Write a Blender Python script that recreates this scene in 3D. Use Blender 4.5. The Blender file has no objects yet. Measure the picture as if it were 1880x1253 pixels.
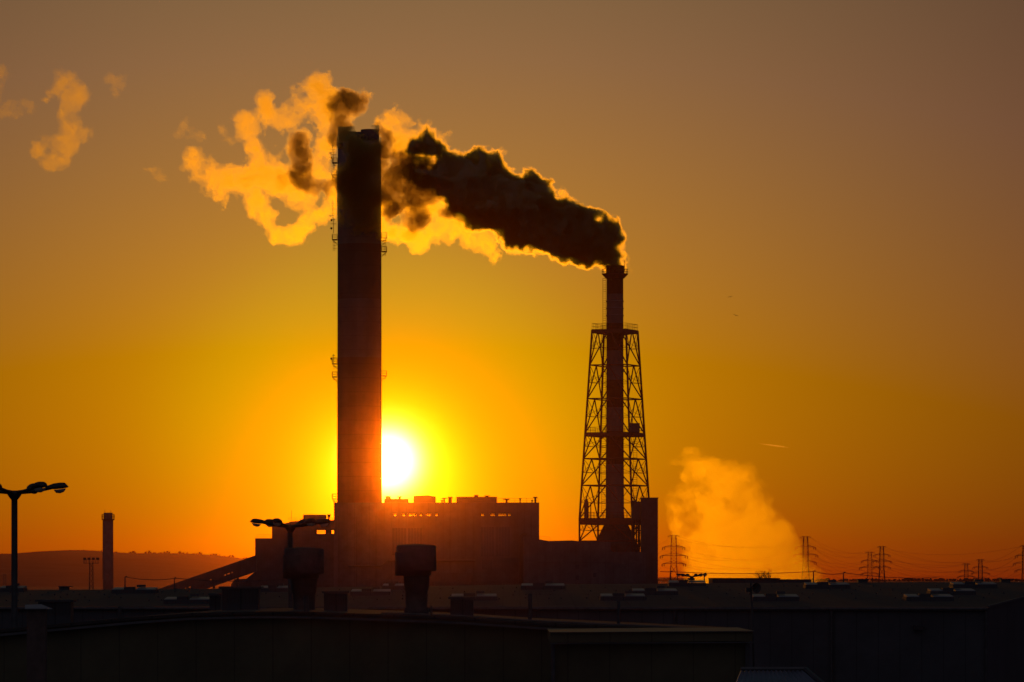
import bpy, math, random
import numpy as np
from mathutils import Vector
C = bpy.context.scene
COL = C.collection
rnd = random.Random(7)
PI = math.pi

# ------------------------------------------------------------------ camera
F = 8600.0            # focal length in photograph pixels (photograph is 1880 x 1253)
CX, HY = 940.0, 1066.0   # centre column, row of the horizon
CZ = 16.0             # camera height above the ground
def X(px, Y): return (px - CX) / F * Y
def Z(py, Y): return CZ + (HY - py) / F * Y
def S(Y): return Y / F
def at(px, py, Y): return Vector((X(px, Y), Y, Z(py, Y)))

cam = bpy.data.cameras.new('camera'); camo = bpy.data.objects.new('camera', cam)
COL.objects.link(camo); C.camera = camo
camo.location = (0, 0, CZ); camo.rotation_euler = (PI / 2, 0, 0)
cam.sensor_width = 36.0; cam.lens = 36.0 * F / 1880.0
cam.shift_y = (HY - 626.5) / 1880.0
cam.clip_start = 1.0; cam.clip_end = 90000.0

# ------------------------------------------------------------------ light, sky, exposure
EXPO = -4.32          # photographed for the setting sun
SUN_E = 2.6
SUN_PX, SUN_PY = 712.0, 847.0
sun_az = math.atan((SUN_PX - CX) / F)                    # right of +Y
sun_el = math.atan((HY - SUN_PY) / F * math.cos(sun_az))
sd = Vector((math.sin(sun_az) * math.cos(sun_el), math.cos(sun_az) * math.cos(sun_el), math.sin(sun_el)))
sl = bpy.data.lights.new('sun', 'SUN'); sl.energy = SUN_E; sl.angle = math.radians(0.5)
sl.color = (1.0, 0.31, 0.01)
so = bpy.data.objects.new('sun', sl); COL.objects.link(so)
so.rotation_euler = (-sd).to_track_quat('-Z', 'Y').to_euler(); so.location = (0, 0, 300)

C.view_settings.view_transform = 'Standard'; C.view_settings.look = 'None'
C.view_settings.exposure = EXPO; C.view_settings.gamma = 1.0
C.view_settings.use_curve_mapping = False
C.cycles.volume_bounces = 2; C.cycles.use_adaptive_sampling = False; C.cycles.max_bounces = 8
C.cycles.transparent_max_bounces = 64
C.cycles.sample_clamp_indirect = 50.0
C.cycles.use_denoising = True
C.cycles.volume_step_rate = 0.12; C.cycles.volume_max_steps = 512

W = bpy.data.worlds.new('World'); C.world = W; W.use_nodes = True
wt = W.node_tree; wt.nodes.clear()
class NB:                                  # small node helper: values are sockets or floats
    def __init__(s, t): s.t = t
    def m(s, op, a, b=0.0, clamp=False):
        n = s.t.nodes.new('ShaderNodeMath'); n.operation = op; n.use_clamp = clamp
        for i, v in enumerate((a, b)):
            if isinstance(v, (int, float)): n.inputs[i].default_value = v
            else: s.t.links.new(v, n.inputs[i])
        return n.outputs[0]
    def exp(s, a): return s.m('EXPONENT', a)
nb = NB(wt)
tc = wt.nodes.new('ShaderNodeTexCoord')
sep = wt.nodes.new('ShaderNodeSeparateXYZ'); wt.links.new(tc.outputs['Generated'], sep.inputs[0])
dx, dy, dz = sep.outputs
hl = nb.m('MAXIMUM', nb.m('SQRT', nb.m('ADD', nb.m('MULTIPLY', dx, dx), nb.m('MULTIPLY', dy, dy))), 1e-4)
hx = nb.m('DIVIDE', dx, hl); hy = nb.m('DIVIDE', dy, hl)
ax = nb.m('SUBTRACT', hx, math.sin(sun_az)); ay = nb.m('SUBTRACT', hy, math.cos(sun_az))
u2 = nb.m('ADD', nb.m('MULTIPLY', ax, ax), nb.m('MULTIPLY', ay, ay))       # squared azimuth offset from the sun
ee = nb.m('MAXIMUM', dz, 0.0)
ed = nb.m('SUBTRACT', dz, math.sin(sun_el)); ed2 = nb.m('MULTIPLY', ed, ed)
r2 = nb.m('ADD', u2, ed2); rr = nb.m('SQRT', r2)
re = nb.m('SQRT', nb.m('ADD', nb.m('MULTIPLY', u2, 0.5406), ed2))
t1 = nb.exp(nb.m('DIVIDE', re, -0.01834))
t2 = nb.exp(nb.m('DIVIDE', re, -0.06391))
tu = nb.exp(nb.m('DIVIDE', u2, -0.0234))
disc = nb.exp(nb.m('MULTIPLY', nb.m('POWER', nb.m('DIVIDE', rr, 0.0051), 2.2), -1.0))
glow = nb.exp(nb.m('DIVIDE', r2, -0.0165 ** 2))
# red, green, blue radiance of the dusty evening air
SKY = dict(r1=0.0, r2=0.92, g1=0.19, g2=0.27, gu=0.066, b=1.3, disc=4.2, gg=0.0)
redden = nb.m('SUBTRACT', 1.0, nb.m('MULTIPLY', nb.exp(nb.m('DIVIDE', ee, -0.0152)), 0.77))
lift = nb.m('ADD', 1.0, nb.m('MULTIPLY', nb.exp(nb.m('DIVIDE', ee, -0.2122)), 0.06))
R = nb.m('MULTIPLY', nb.m('ADD', nb.m('MULTIPLY', t1, SKY['r1']), nb.m('MULTIPLY', t2, SKY['r2'])), lift)
R = nb.m('MULTIPLY', R, nb.m('SUBTRACT', 1.0, nb.m('MULTIPLY', nb.m('MULTIPLY', nb.exp(nb.m('DIVIDE', r2, -0.045 ** 2)), nb.exp(nb.m('DIVIDE', ee, -0.045))), 0.50)))
side = nb.m('MINIMUM', nb.m('DIVIDE', u2, 0.018), 1.0)
mid = nb.m('DIVIDE', nb.m('SUBTRACT', ee, 0.035), 0.035)
R = nb.m('MULTIPLY', R, nb.m('ADD', 1.0, nb.m('MULTIPLY', nb.m('MULTIPLY', side, nb.exp(nb.m('MULTIPLY', nb.m('MULTIPLY', mid, mid), -1.0))), 0.18)))
G = nb.m('ADD', nb.m('MULTIPLY', t1, SKY['g1']), nb.m('MULTIPLY', t2, SKY['g2']))
G = nb.m('ADD', G, nb.m('MULTIPLY', nb.m('MULTIPLY', tu, nb.exp(nb.m('DIVIDE', ee, -0.8))), SKY['gu']))
ringd = nb.m('DIVIDE', nb.m('SUBTRACT', rr, 0.035), 0.016)
G = nb.m('ADD', G, nb.m('MULTIPLY', nb.exp(nb.m('MULTIPLY', nb.m('MULTIPLY', ringd, ringd), -1.0)), 0.06))
G = nb.m('MULTIPLY', G, redden)
B = nb.m('MINIMUM', nb.m('MULTIPLY', nb.m('MAXIMUM', nb.m('SUBTRACT', nb.m('ADD', ee, nb.m('MULTIPLY', u2, 0.9)), 0.05), 0.0), SKY['b']), 0.08)
B = nb.m('ADD', B, nb.m('MULTIPLY', nb.m('MINIMUM', u2, 0.04), 0.22))
B = nb.m('MULTIPLY', B, nb.m('ADD', nb.m('MULTIPLY', nb.exp(nb.m('DIVIDE', u2, -0.0289)), 0.85), 0.15))
B = nb.m('MULTIPLY', B, nb.m('ADD', nb.m('MULTIPLY', nb.exp(nb.m('DIVIDE', ee, -0.25)), 0.9), 0.1))
R = nb.m('ADD', R, nb.m('MULTIPLY', disc, SKY['disc']))
G = nb.m('ADD', G, nb.m('ADD', nb.m('MULTIPLY', disc, SKY['disc'] * .95), nb.m('MULTIPLY', glow, SKY['gg'])))
B = nb.m('ADD', B, nb.m('MULTIPLY', disc, SKY['disc'] * .8))
back = nb.m('MULTIPLY', nb.m('SUBTRACT', 1.0, dy), nb.m('ADD', 0.5, nb.m('MULTIPLY', dz, 0.5)))   # dusk light from the sky behind the camera
R = nb.m('ADD', R, nb.m('MULTIPLY', back, 0.035)); G = nb.m('ADD', G, nb.m('MULTIPLY', back, 0.036)); B = nb.m('ADD', B, nb.m('MULTIPLY', back, 0.050))
comb = wt.nodes.new('ShaderNodeCombineXYZ')
for i, v in enumerate((R, G, B)): wt.links.new(v, comb.inputs[i])
bg = wt.nodes.new('ShaderNodeBackground'); wt.links.new(comb.outputs[0], bg.inputs[0])
bg.inputs[1].default_value = 2.0 ** (-EXPO)
sky = wt.nodes.new('ShaderNodeTexSky'); sky.sky_type = 'NISHITA'; sky.sun_disc = False
sky.sun_elevation = sun_el; sky.sun_rotation = sun_az; sky.dust_density = 4.0
bg2 = wt.nodes.new('ShaderNodeBackground'); wt.links.new(sky.outputs[0], bg2.inputs[0])
bg2.inputs[1].default_value = 0.05
add = wt.nodes.new('ShaderNodeAddShader'); wt.links.new(bg.outputs[0], add.inputs[0]); wt.links.new(bg2.outputs[0], add.inputs[1])
wo = wt.nodes.new('ShaderNodeOutputWorld'); wt.links.new(add.outputs[0], wo.inputs[0])
W.cycles.sampling_method = 'NONE'      # smooth sky: reached by scattered rays; the sun lamp is sampled directly

# ------------------------------------------------------------------ materials
def mat(name, col, rough=0.8, metal=0.0, var=0.25, scale=1.5, bump=0.0, bscale=8.0, kind=None, spec=0.4):
    m = bpy.data.materials.new(name); m.use_nodes = True
    t = m.node_tree; b = t.nodes['Principled BSDF']; N = t.nodes.new
    tcn = N('ShaderNodeTexCoord')
    n = N('ShaderNodeTexNoise'); n.inputs['Scale'].default_value = scale; n.inputs['Detail'].default_value = 6
    n.inputs['Roughness'].default_value = .65
    t.links.new(tcn.outputs['Object'], n.inputs['Vector'])
    rp = N('ShaderNodeValToRGB'); rp.color_ramp.elements[0].position = .3; rp.color_ramp.elements[1].position = .72
    rp.color_ramp.elements[0].color = [c * (1 - var) for c in col] + [1]
    rp.color_ramp.elements[1].color = [min(1, c * (1 + var)) for c in col] + [1]
    t.links.new(n.outputs[0], rp.inputs[0])
    out = rp.outputs[0]
    if kind:
        out = kind(t, tcn, out, b)
    t.links.new(out, b.inputs['Base Color'])
    b.inputs['Roughness'].default_value = rough; b.inputs['Metallic'].default_value = metal
    b.inputs['Specular IOR Level'].default_value = spec
    if bump:
        n2 = N('ShaderNodeTexNoise'); n2.inputs['Scale'].default_value = bscale; n2.inputs['Detail'].default_value = 4
        t.links.new(tcn.outputs['Object'], n2.inputs['Vector'])
        bp = N('ShaderNodeBump'); bp.inputs['Strength'].default_value = bump
        t.links.new(n2.outputs[0], bp.inputs['Height']); t.links.new(bp.outputs[0], b.inputs['Normal'])
    return m
def bands(edges, cols):
    """painted bands by height (object z)"""
    def k(t, tcn, col, b):
        sp = t.nodes.new('ShaderNodeSeparateXYZ'); t.links.new(tcn.outputs['Object'], sp.inputs[0])
        z0, z1 = edges[0], edges[-1]
        mr = t.nodes.new('ShaderNodeMapRange'); mr.inputs[1].default_value = z0; mr.inputs[2].default_value = z1
        t.links.new(sp.outputs[2], mr.inputs[0])
        rp = t.nodes.new('ShaderNodeValToRGB'); rp.color_ramp.interpolation = 'CONSTANT'
        el = rp.color_ramp.elements
        el[0].position = 0; el[0].color = list(cols[0]) + [1]
        el[1].position = (edges[1] - z0) / (z1 - z0); el[1].color = list(cols[1]) + [1]
        for e_, c_ in zip(edges[2:-1], cols[2:]):
            q = el.new((e_ - z0) / (z1 - z0)); q.color = list(c_) + [1]
        t.links.new(mr.outputs[0], rp.inputs[0])
        mx = t.nodes.new('ShaderNodeMix'); mx.data_type = 'RGBA'; mx.blend_type = 'MULTIPLY'; mx.inputs[0].default_value = 1.0
        t.links.new(rp.outputs[0], mx.inputs[6]); t.links.new(col, mx.inputs[7])
        return mx.outputs[2]
    return k
def seams(w, axis=0, dark=.55, width=.03):
    """panel joints every w metres along one object axis"""
    def k(t, tcn, col, b):
        sp = t.nodes.new('ShaderNodeSeparateXYZ'); t.links.new(tcn.outputs['Object'], sp.inputs[0])
        q = NB(t)
        fr = q.m('FRACT', q.m('DIVIDE', sp.outputs[axis], w))
        edge = q.m('LESS_THAN', fr, width)
        mx = t.nodes.new('ShaderNodeMix'); mx.data_type = 'RGBA'; mx.blend_type = 'MULTIPLY'
        t.links.new(edge, mx.inputs[0]); t.links.new(col, mx.inputs[6]); mx.inputs[7].default_value = (dark, dark, dark, 1)
        return mx.outputs[2]
    return k
def joined(*ks):
    def k(t, tcn, col, b):
        for f in ks: col = f(t, tcn, col, b)
        return col
    return k
def streaks(amount):
    """soot running down the shaft"""
    def k(t, tcn, col, b):
        mp = t.nodes.new('ShaderNodeMapping'); mp.inputs['Scale'].default_value = (.22, .22, .012); t.links.new(tcn.outputs['Object'], mp.inputs[0])
        n = t.nodes.new('ShaderNodeTexNoise'); n.inputs['Scale'].default_value = 1.0; n.inputs['Detail'].default_value = 5; t.links.new(mp.outputs[0], n.inputs['Vector'])
        r = t.nodes.new('ShaderNodeMapRange'); r.inputs[1].default_value = .35; r.inputs[2].default_value = .65; r.inputs[3].default_value = 1 - amount; r.inputs[4].default_value = 1.0
        t.links.new(n.outputs[0], r.inputs[0])
        mx = t.nodes.new('ShaderNodeMix'); mx.data_type = 'RGBA'; mx.blend_type = 'MULTIPLY'; mx.inputs[0].default_value = 1.0
        t.links.new(col, mx.inputs[6]); t.links.new(r.outputs[0], mx.inputs[7]); return mx.outputs[2]
    return k
M = {}
M['ground'] = mat('ground_soil', (.06, .055, .045), .95, scale=.02, var=.4)
M['hill'] = mat('wooded_hill', (.05, .045, .03), .95, scale=.004, var=.4)
M['leaf'] = mat('far_trees', (.05, .045, .03), .95, scale=.02, var=.4)
M['steel'] = mat('dark_steel', (.10, .09, .085), .55, .5, scale=3)
M['galv'] = mat('galvanised_steel', (.085, .07, .062), .6, .5, scale=4)
M['red_steel'] = mat('oxide_painted_steel', (.22, .06, .04), .6, .1, scale=2)
M['concrete'] = mat('weathered_concrete', (.32, .30, .28), .9, scale=.15, bump=.1)
M['soot'] = mat('sooty_concrete', (.15, .12, .11), .9, scale=.2, var=.35, bump=.1)
M['clad'] = mat('metal_cladding', (.12, .11, .11), .6, .2, scale=.3, kind=joined(seams(3.0), streaks(.2)))
M['clad_dark'] = mat('dark_cladding', (.085, .08, .078), .6, .2, scale=.3, kind=seams(1.2))
M['roof'] = mat('roofing_felt', (.056, .044, .036), .85, scale=.5, bump=.25, bscale=3, kind=seams(1.05, 0, .6, .05))
M['near_wall'] = mat('near_wall_sheet', (.13, .105, .05), .7, .1, scale=.6, kind=seams(1.0, 0, .7, .03))
M['glazing'] = mat('skylight_plastic', (.22, .21, .21), .45, 0, scale=2, var=.15)
M['dark'] = mat('shaded_opening', (.02, .02, .02), .6)
M['lamp'] = mat('lamp_housing', (.05, .046, .044), .45, .3, scale=6)
M['lens'] = mat('lamp_glass', (.5, .48, .42), .15, 0, scale=6, var=.1, spec=.6)
M['flash'] = mat('verge_flashing', (.13, .12, .11), .6, .4, scale=2, var=.2)
M['brick'] = mat('sooty_brick', (.14, .09, .07), .9, scale=5, bump=.3, bscale=20)
M['sheet'] = mat('corrugated_sheet', (.30, .32, .38), .35, .6, scale=1.5, var=.25)
M['bark'] = mat('bare_branches', (.06, .05, .04), .9)
M['bird'] = mat('gull_feathers', (.12, .11, .11), .8)
M['wire'] = mat('dark_wire', (.05, .05, .05), .6)
M['glass'] = mat('dusty_glass', (.06, .065, .07), .12, 0, spec=.6)
WHITE, RED = (.24, .19, .175), (.14, .045, .032)
wm = lambda: (1, 1, 1)
M['tall'] = mat('tall_chimney_paint', (.8, .8, .8), .85, scale=.08, var=.22,
    kind=joined(bands([0, Z(800, 2000), Z(660, 2000), Z(555, 2000), Z(455, 2000), 400], [(.22, .11, .08), (.24, .11, .08), (.25, .16, .14), (.19, .10, .08), (.24, .20, .20)]), seams(6.0, 2, .82, .05), streaks(.22)))
M['flue'] = mat('banded_flue_paint', (.8, .8, .8), .8, scale=.12, var=.2,
    kind=bands([0, Z(855, 2000), Z(793, 2000), Z(751, 2000), Z(699, 2000), Z(646, 2000), Z(594, 2000), Z(541, 2000), 200],
               [WHITE, RED, WHITE, RED, WHITE, RED, WHITE, RED]))

# ------------------------------------------------------------------ builders
class MB:
    def __init__(s): s.v = []; s.f = []
    def add(s, vs, fs):
        o = len(s.v); s.v += [tuple(v) for v in vs]; s.f += [tuple(i + o for i in f) for f in fs]; return s
    def box(s, x0, x1, y0, y1, z0, z1):
        return s.add([(x0, y0, z0), (x1, y0, z0), (x1, y1, z0), (x0, y1, z0), (x0, y0, z1), (x1, y0, z1), (x1, y1, z1), (x0, y1, z1)],
              [(3, 2, 1, 0), (4, 5, 6, 7), (0, 1, 5, 4), (1, 2, 6, 5), (2, 3, 7, 6), (3, 0, 4, 7)])
    def tube(s, a, b, r, r2=None, n=6):
        a = Vector(a); b = Vector(b); r2 = r if r2 is None else r2
        d = (b - a).normalized(); u = d.cross(Vector((0, 0, 1)))
        if u.length < 1e-3: u = Vector((1, 0, 0))
        u.normalize(); w = d.cross(u)
        vs = []
        for p, q in ((a, r), (b, r2)):
            for k in range(n):
                t = 2 * PI * (k + .5) / n; vs.append(p + (u * math.cos(t) + w * math.sin(t)) * q)
        fs = [(k, (k + 1) % n, n + (k + 1) % n, n + k) for k in range(n)] + [tuple(range(n - 1, -1, -1)), tuple(range(n, 2 * n))]
        return s.add(vs, fs)
    def path(s, pts, r, n=5):
        """one continuous tube through points"""
        pts = [Vector(p) for p in pts]; vs = []; m = len(pts)
        for i, p in enumerate(pts):
            d = (pts[min(i + 1, m - 1)] - pts[max(i - 1, 0)]).normalized()
            u = d.cross(Vector((0, 0, 1)))
            if u.length < 1e-3: u = Vector((1, 0, 0))
            u.normalize(); w = d.cross(u); q = r[i] if isinstance(r, (list, tuple)) else r
            vs += [p + (u * math.cos(2 * PI * k / n) + w * math.sin(2 * PI * k / n)) * q for k in range(n)]
        fs = [(i * n + k, i * n + (k + 1) % n, (i + 1) * n + (k + 1) % n, (i + 1) * n + k) for i in range(m - 1) for k in range(n)]
        fs += [tuple(range(n - 1, -1, -1)), tuple((m - 1) * n + k for k in range(n))]
        return s.add(vs, fs)
    def lathe(s, prof, n=24, c=(0, 0)):
        vs = [(c[0] + r * math.cos(2 * PI * k / n), c[1] + r * math.sin(2 * PI * k / n), z) for r, z in prof for k in range(n)]
        m = len(prof)
        fs = [(i * n + k, i * n + (k + 1) % n, (i + 1) * n + (k + 1) % n, (i + 1) * n + k) for i in range(m - 1) for k in range(n)]
        fs += [tuple(range(n - 1, -1, -1)), tuple((m - 1) * n + k for k in range(n))]
        return s.add(vs, fs)
    def prism(s, poly, y0, y1):
        """polygon in x,z extruded along y"""
        n = len(poly)
        vs = [(x, y0, z) for x, z in poly] + [(x, y1, z) for x, z in poly]
        fs = [tuple(range(n)), tuple(range(2 * n - 1, n - 1, -1))] + [((k + 1) % n, k, n + k, n + (k + 1) % n) for k in range(n)]
        return s.add(vs, fs)
    def build(s, name, m, parent=None, smooth=False, loc=(0, 0, 0)):
        me = bpy.data.meshes.new(name); L = Vector(loc)
        me.from_pydata([tuple(Vector(v) - L) for v in s.v], [], s.f); me.update()
        if m: me.materials.append(m)
        if smooth:
            for p in me.polygons: p.use_smooth = True
        o = bpy.data.objects.new(name, me); COL.objects.link(o); o.location = loc
        if parent:
            o.parent = parent; o.location = L - parent.location
        return o
def tag(o, label=None, cat=None, group=None, kind=None):
    if label: o['label'] = label
    if cat: o['category'] = cat
    if group: o['group'] = group
    if kind: o['kind'] = kind
    return o
def thing(name, label, cat, loc, group=None):
    o = bpy.data.objects.new(name, None); COL.objects.link(o); o.location = loc
    o.empty_display_size = .5
    return tag(o, label, cat, group)
def part(mb, name, m, parent, smooth=False):
    """mesh given in world coordinates, linked as a child at its parent's origin"""
    return mb.build(name, m, parent, smooth, loc=_worldloc(parent))
def _worldloc(o):
    p = Vector((0, 0, 0))
    while o: p += o.location; o = o.parent
    return tuple(p)
def build_child(mb, name, m, parent, smooth=False):
    L = Vector(_worldloc(parent))
    me = bpy.data.meshes.new(name); me.from_pydata([tuple(Vector(v) - L) for v in mb.v], [], mb.f); me.update()
    if m: me.materials.append(m)
    if smooth:
        for p in me.polygons: p.use_smooth = True
    o = bpy.data.objects.new(name, me); COL.objects.link(o); o.parent = parent
    return o
part = build_child
def copy_tree(o, parent=None):
    c = o.copy(); COL.objects.link(c); c.parent = parent
    for ch in [q for q in list(COL.objects) if q.parent == o]: copy_tree(ch, c)
    return c

# ------------------------------------------------------------------ ground, hills, far wood
g = MB(); g.add([(-14000, -300, 0), (14000, -300, 0), (14000, 29000, 0), (-14000, 29000, 0)], [(0, 1, 2, 3)])
tag(g.build('ground', M['ground']), kind='structure')
RIDGE = [(-500, 1024), (-100, 1019), (0, 1017), (60, 1019), (100, 1016), (130, 1013), (170, 1011), (200, 1013), (250, 1017), (300, 1016.5), (350, 1017),
         (400, 1020), (440, 1025), (480, 1032), (560, 1046), (640, 1056), (800, 1063), (1150, 1060), (1225, 1060), (1300, 1065.6), (1900, 1065.8), (2400, 1064)]
def ridge(px):
    for (a, b), (c, d) in zip(RIDGE, RIDGE[1:]):
        if a <= px <= c: return b + (d - b) * (px - a) / (c - a)
    return RIDGE[-1][1]
YH = 18000.0
hm = MB(); nx, ny = 300, 26; vs = []
for j in range(ny):
    v = j / (ny - 1); yy = 12000 + v * 9000
    for i in range(nx):
        px = -500 + 2900 * i / (nx - 1)
        h = Z(ridge(px), YH)
        prof = math.sin(min(1.0, v / ((YH - 12000) / 9000)) * PI / 2) if yy <= YH else math.cos((yy - YH) / 3000 * PI / 2.2)
        bumpy = .06 * math.sin(px * .021 + j * .7) + .04 * math.sin(px * .057 - j * 1.3) + .02 * math.sin(px * .13 + j)
        z = max(0.3, h) * prof * (1 + bumpy * (1 - prof)) - .4
        vs.append((X(px, YH), yy, z))
hm.add(vs, [(j * nx + i, j * nx + i + 1, (j + 1) * nx + i + 1, (j + 1) * nx + i) for j in range(ny - 1) for i in range(nx - 1)])
tag(hm.build('hills', M['hill'], smooth=True), kind='structure')
def treelet(mb, x, y, z, h, w):
    k = rnd.random()
    if k < .35:                                   # pointed conifer
        n = 5; vs = [(x + w * .5 * math.cos(2 * PI * a / n), y + w * .5 * math.sin(2 * PI * a / n), z - h * .3) for a in range(n)]
        vs += [(x + w * .32 * math.cos(2 * PI * a / n + .4), y + w * .32 * math.sin(2 * PI * a / n), z + h * .35) for a in range(n)] + [(x, y, z + h)]
        mb.add(vs, [(a, (a + 1) % n, n + (a + 1) % n, n + a) for a in range(n)] + [(n + a, n + (a + 1) % n, 2 * n) for a in range(n)])
    else:                                         # ragged broad crown
        n = 6; lv = ((-.3, .12), (.25, .3), (.45, .55), (.7, .5), (.9, .28)); vs = []
        for q, f in lv:
            vs += [(x + w * f * rnd.uniform(.75, 1.25) * math.cos(2 * PI * a / n), y + w * f * math.sin(2 * PI * a / n), z + h * q * rnd.uniform(.92, 1.08)) for a in range(n)]
        vs.append((x, y, z + h * rnd.uniform(.9, 1.02)))
        fs = [(l * n + a, l * n + (a + 1) % n, (l + 1) * n + (a + 1) % n, (l + 1) * n + a) for l in range(4) for a in range(n)]
        fs += [(4 * n + a, 4 * n + (a + 1) % n, 5 * n) for a in range(n)]
        mb.add(vs, fs)
fo = MB(); px = -60.0
while px < 470:
    big = 1.0 + .9 * max(0, math.sin(px * .05)) * (px > 180)
    clump = .6 + .5 * math.sin(px * .21) + .3 * math.sin(px * .53 + 1)
    h = max(2.5, 6.5 * clump * (1.25 if px > 240 else .6)) * rnd.uniform(.45, 1.35)
    treelet(fo, X(px, YH), YH - 30 + rnd.uniform(-120, 30), Z(ridge(px), YH) - 1.5, h, h * rnd.uniform(.35, .8))
    px += rnd.uniform(.35, 1.1)
px = 1195.0
while px < 1960:
    h = rnd.uniform(1.5, 4.2) * (1.5 if rnd.random() < .15 else 1)
    treelet(fo, X(px, 9000), 9000 + rnd.uniform(-100, 100), Z(1066.4, 9000), h, h * rnd.uniform(1.2, 2.6))
    px += rnd.uniform(.8, 3.0)
tag(fo.build('distant_wood', M['leaf']), 'ragged line of far trees along the hilltops and the flat skyline', kind='stuff')

# ------------------------------------------------------------------ power station
YP = 2000.0
def railing(mb, pts, h, r=.06, step=2.2):
    for a, b in zip(pts, pts[1:]):
        a = Vector(a); b = Vector(b); n = max(1, int((b - a).length / step)); up = Vector((0, 0, h))
        mb.tube(a + up, b + up, r, n=4); mb.tube(a + up * .5, b + up * .5, r * .8, n=4)
        for k in range(n + 1):
            p = a.lerp(b, k / n); mb.tube(p, p + up, r, n=4)
# tall chimney
tx = X(660, YP); rt = 40.5 * S(YP)
tch = thing('tall_chimney', 'very tall thick chimney hiding the edge of the setting sun, its top wrapped in smoke', 'chimney', (tx, YP, 0))
b = MB(); prof = [(rt * 1.05, 0), (rt * 1.02, Z(900, YP)), (rt, Z(600, YP)), (rt * .985, Z(262, YP))]
b.lathe(prof, 64); p_ = part
sh = MB(); sh.lathe([(r, z) for r, z in prof] + [(rt * .9, Z(262, YP) + .05), (rt * .9, Z(300, YP))], 72, (tx, YP)); part(sh, 'shaft', M['tall'], tch, True)
for k, (ox, oy, top) in enumerate(((-.38, -.3, 244), (.36, -.34, 240), (0, .45, 242))):
    q = MB(); zt = Z(top, YP); q.lathe([(rt * .42, Z(275, YP)), (rt * .42, zt), (rt * .37, zt + .02), (rt * .37, zt - 3)], 32, (tx + ox * rt * 1.35, YP + oy * rt)); part(q, 'inner_flue', M['clad_dark'], tch, True)
def balcony(side, py, dn, w=5.5, out=2.2, cage=True, parent=tch, ax=tx, ay=YP, rad=rt):
    s_ = -1 if side < 0 else 1; z = Z(py, YP); x0 = ax + s_ * (rad + .0); x1 = ax + s_ * (rad + out)
    q = MB(); q.box(min(x0, x1), max(x0, x1), ay - w / 2, ay + w / 2, z - .25, z)
    railing(q, [(x0, ay - w / 2, z), (x1, ay - w / 2, z), (x1, ay + w / 2, z), (x0, ay + w / 2, z)], 2.0, .09)
    q.tube((x1, ay, z - .2), (x0, ay, z - 2.2), .12)
    if cage:
        zz = z
        q.tube((x1 - s_ * .4, ay - .5, z), (x1 - s_ * .4, ay - .5, z - dn), .1, n=4); q.tube((x1 - s_ * 1.1, ay - .5, z), (x1 - s_ * 1.1, ay - .5, z - dn), .1, n=4)
        while zz > z - dn:
            q.tube((x1 - s_ * .4, ay - .5, zz), (x0, ay - .5, zz), .08, n=4); zz -= 1.3
    return part(q, 'balcony', M['steel'], parent)
for a in ((-1, 299, 6), (-1, 330, 3), (-1, 440, 5), (-1, 668, 2.5), (-1, 692, 1.5), (1, 442, 5), (1, 462, 2), (1, 690, 1.5), (-1, 916, 2)): balcony(*a)
for py, hh in ((296, 5), (410, 8), (425, 6), (664, 3)):
    q = MB(); x = tx - rt - 1.6; z = Z(py, YP)
    q.tube((x, YP - 2, z - 1), (x, YP - 2, z + hh), .12); q.tube((x - 1.2, YP - 2, z + hh * .5), (x + 1.3, YP - 2, z + hh * .5), .1); q.tube((x - .6, YP - 2, z + hh * .8), (x + .7, YP - 2, z + hh * .8), .1)
    q.lathe([(.1, z + .6), (.45, z + .8), (.45, z + 1.4), (.1, z + 1.6)], 10, (x - .9, YP - 2)); part(q, 'antenna', M['steel'], tch)

# lattice chimney
lx = X(1129, YP)
lch = thing('lattice_chimney', 'slimmer banded chimney inside a tapering steel lattice tower, pouring out the dark smoke', 'chimney', (lx, YP, 0))
s2 = S(YP)
q = MB(); q.lathe([(18 * s2, Z(960, YP)), (16.6 * s2, Z(940, YP)), (15.6 * s2, Z(700, YP)), (15.2 * s2, Z(503, YP)), (16.6 * s2, Z(502, YP)), (16.9 * s2, Z(488.5, YP)), (15.6 * s2, Z(488, YP)), (15.2 * s2, Z(494, YP))], 48, (lx, YP))
for py in (555, 568, 581, 622, 672, 712, 733, 770, 812, 900): q.lathe([(15.7 * s2, Z(py, YP)), (16.3 * s2, Z(py, YP) + .1), (16.3 * s2, Z(py, YP) + .5), (15.7 * s2, Z(py, YP) + .6)], 48, (lx, YP))
part(q, 'flue', M['flue'], lch, True)
q = MB(); zp = Z(503, YP)
q.lathe([(16.5 * s2, Z(512, YP)), (24 * s2, zp - .3), (24 * s2, zp), (16.5 * s2, zp)], 24, (lx, YP))
ring = [(lx + 23.6 * s2 * math.cos(2 * PI * k / 16), YP + 23.6 * s2 * math.sin(2 * PI * k / 16), zp) for k in range(17)]
railing(q, ring, 1.9, .1, 1.2); part(q, 'top_gallery', M['red_steel'], lch)
q = MB(); q.tube((lx + 17.5 * s2, YP, Z(500, YP)), (lx + 17.5 * s2, YP, Z(478, YP)), .12); part(q, 'lightning_rod', M['steel'], lch)
LV = [607, 671.5, 733, 796, 843, 892, 953, 994, 1060, 1135]
def rad(py): return (46.5 + (72 - 46.5) * min(1.0, (py - 607) / (953 - 607))) * s2
def corner(k, py):
    a = math.radians(24.5 + 90 * k); return Vector((lx + rad(py) * math.cos(a), YP + rad(py) * math.sin(a), Z(py, YP)))
for k in range(4):
    q = MB(); q.path([corner(k, p) for p in (607, 953, 1135)], .46, 8); part(q, 'lattice_leg', M['red_steel'], lch)
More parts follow.
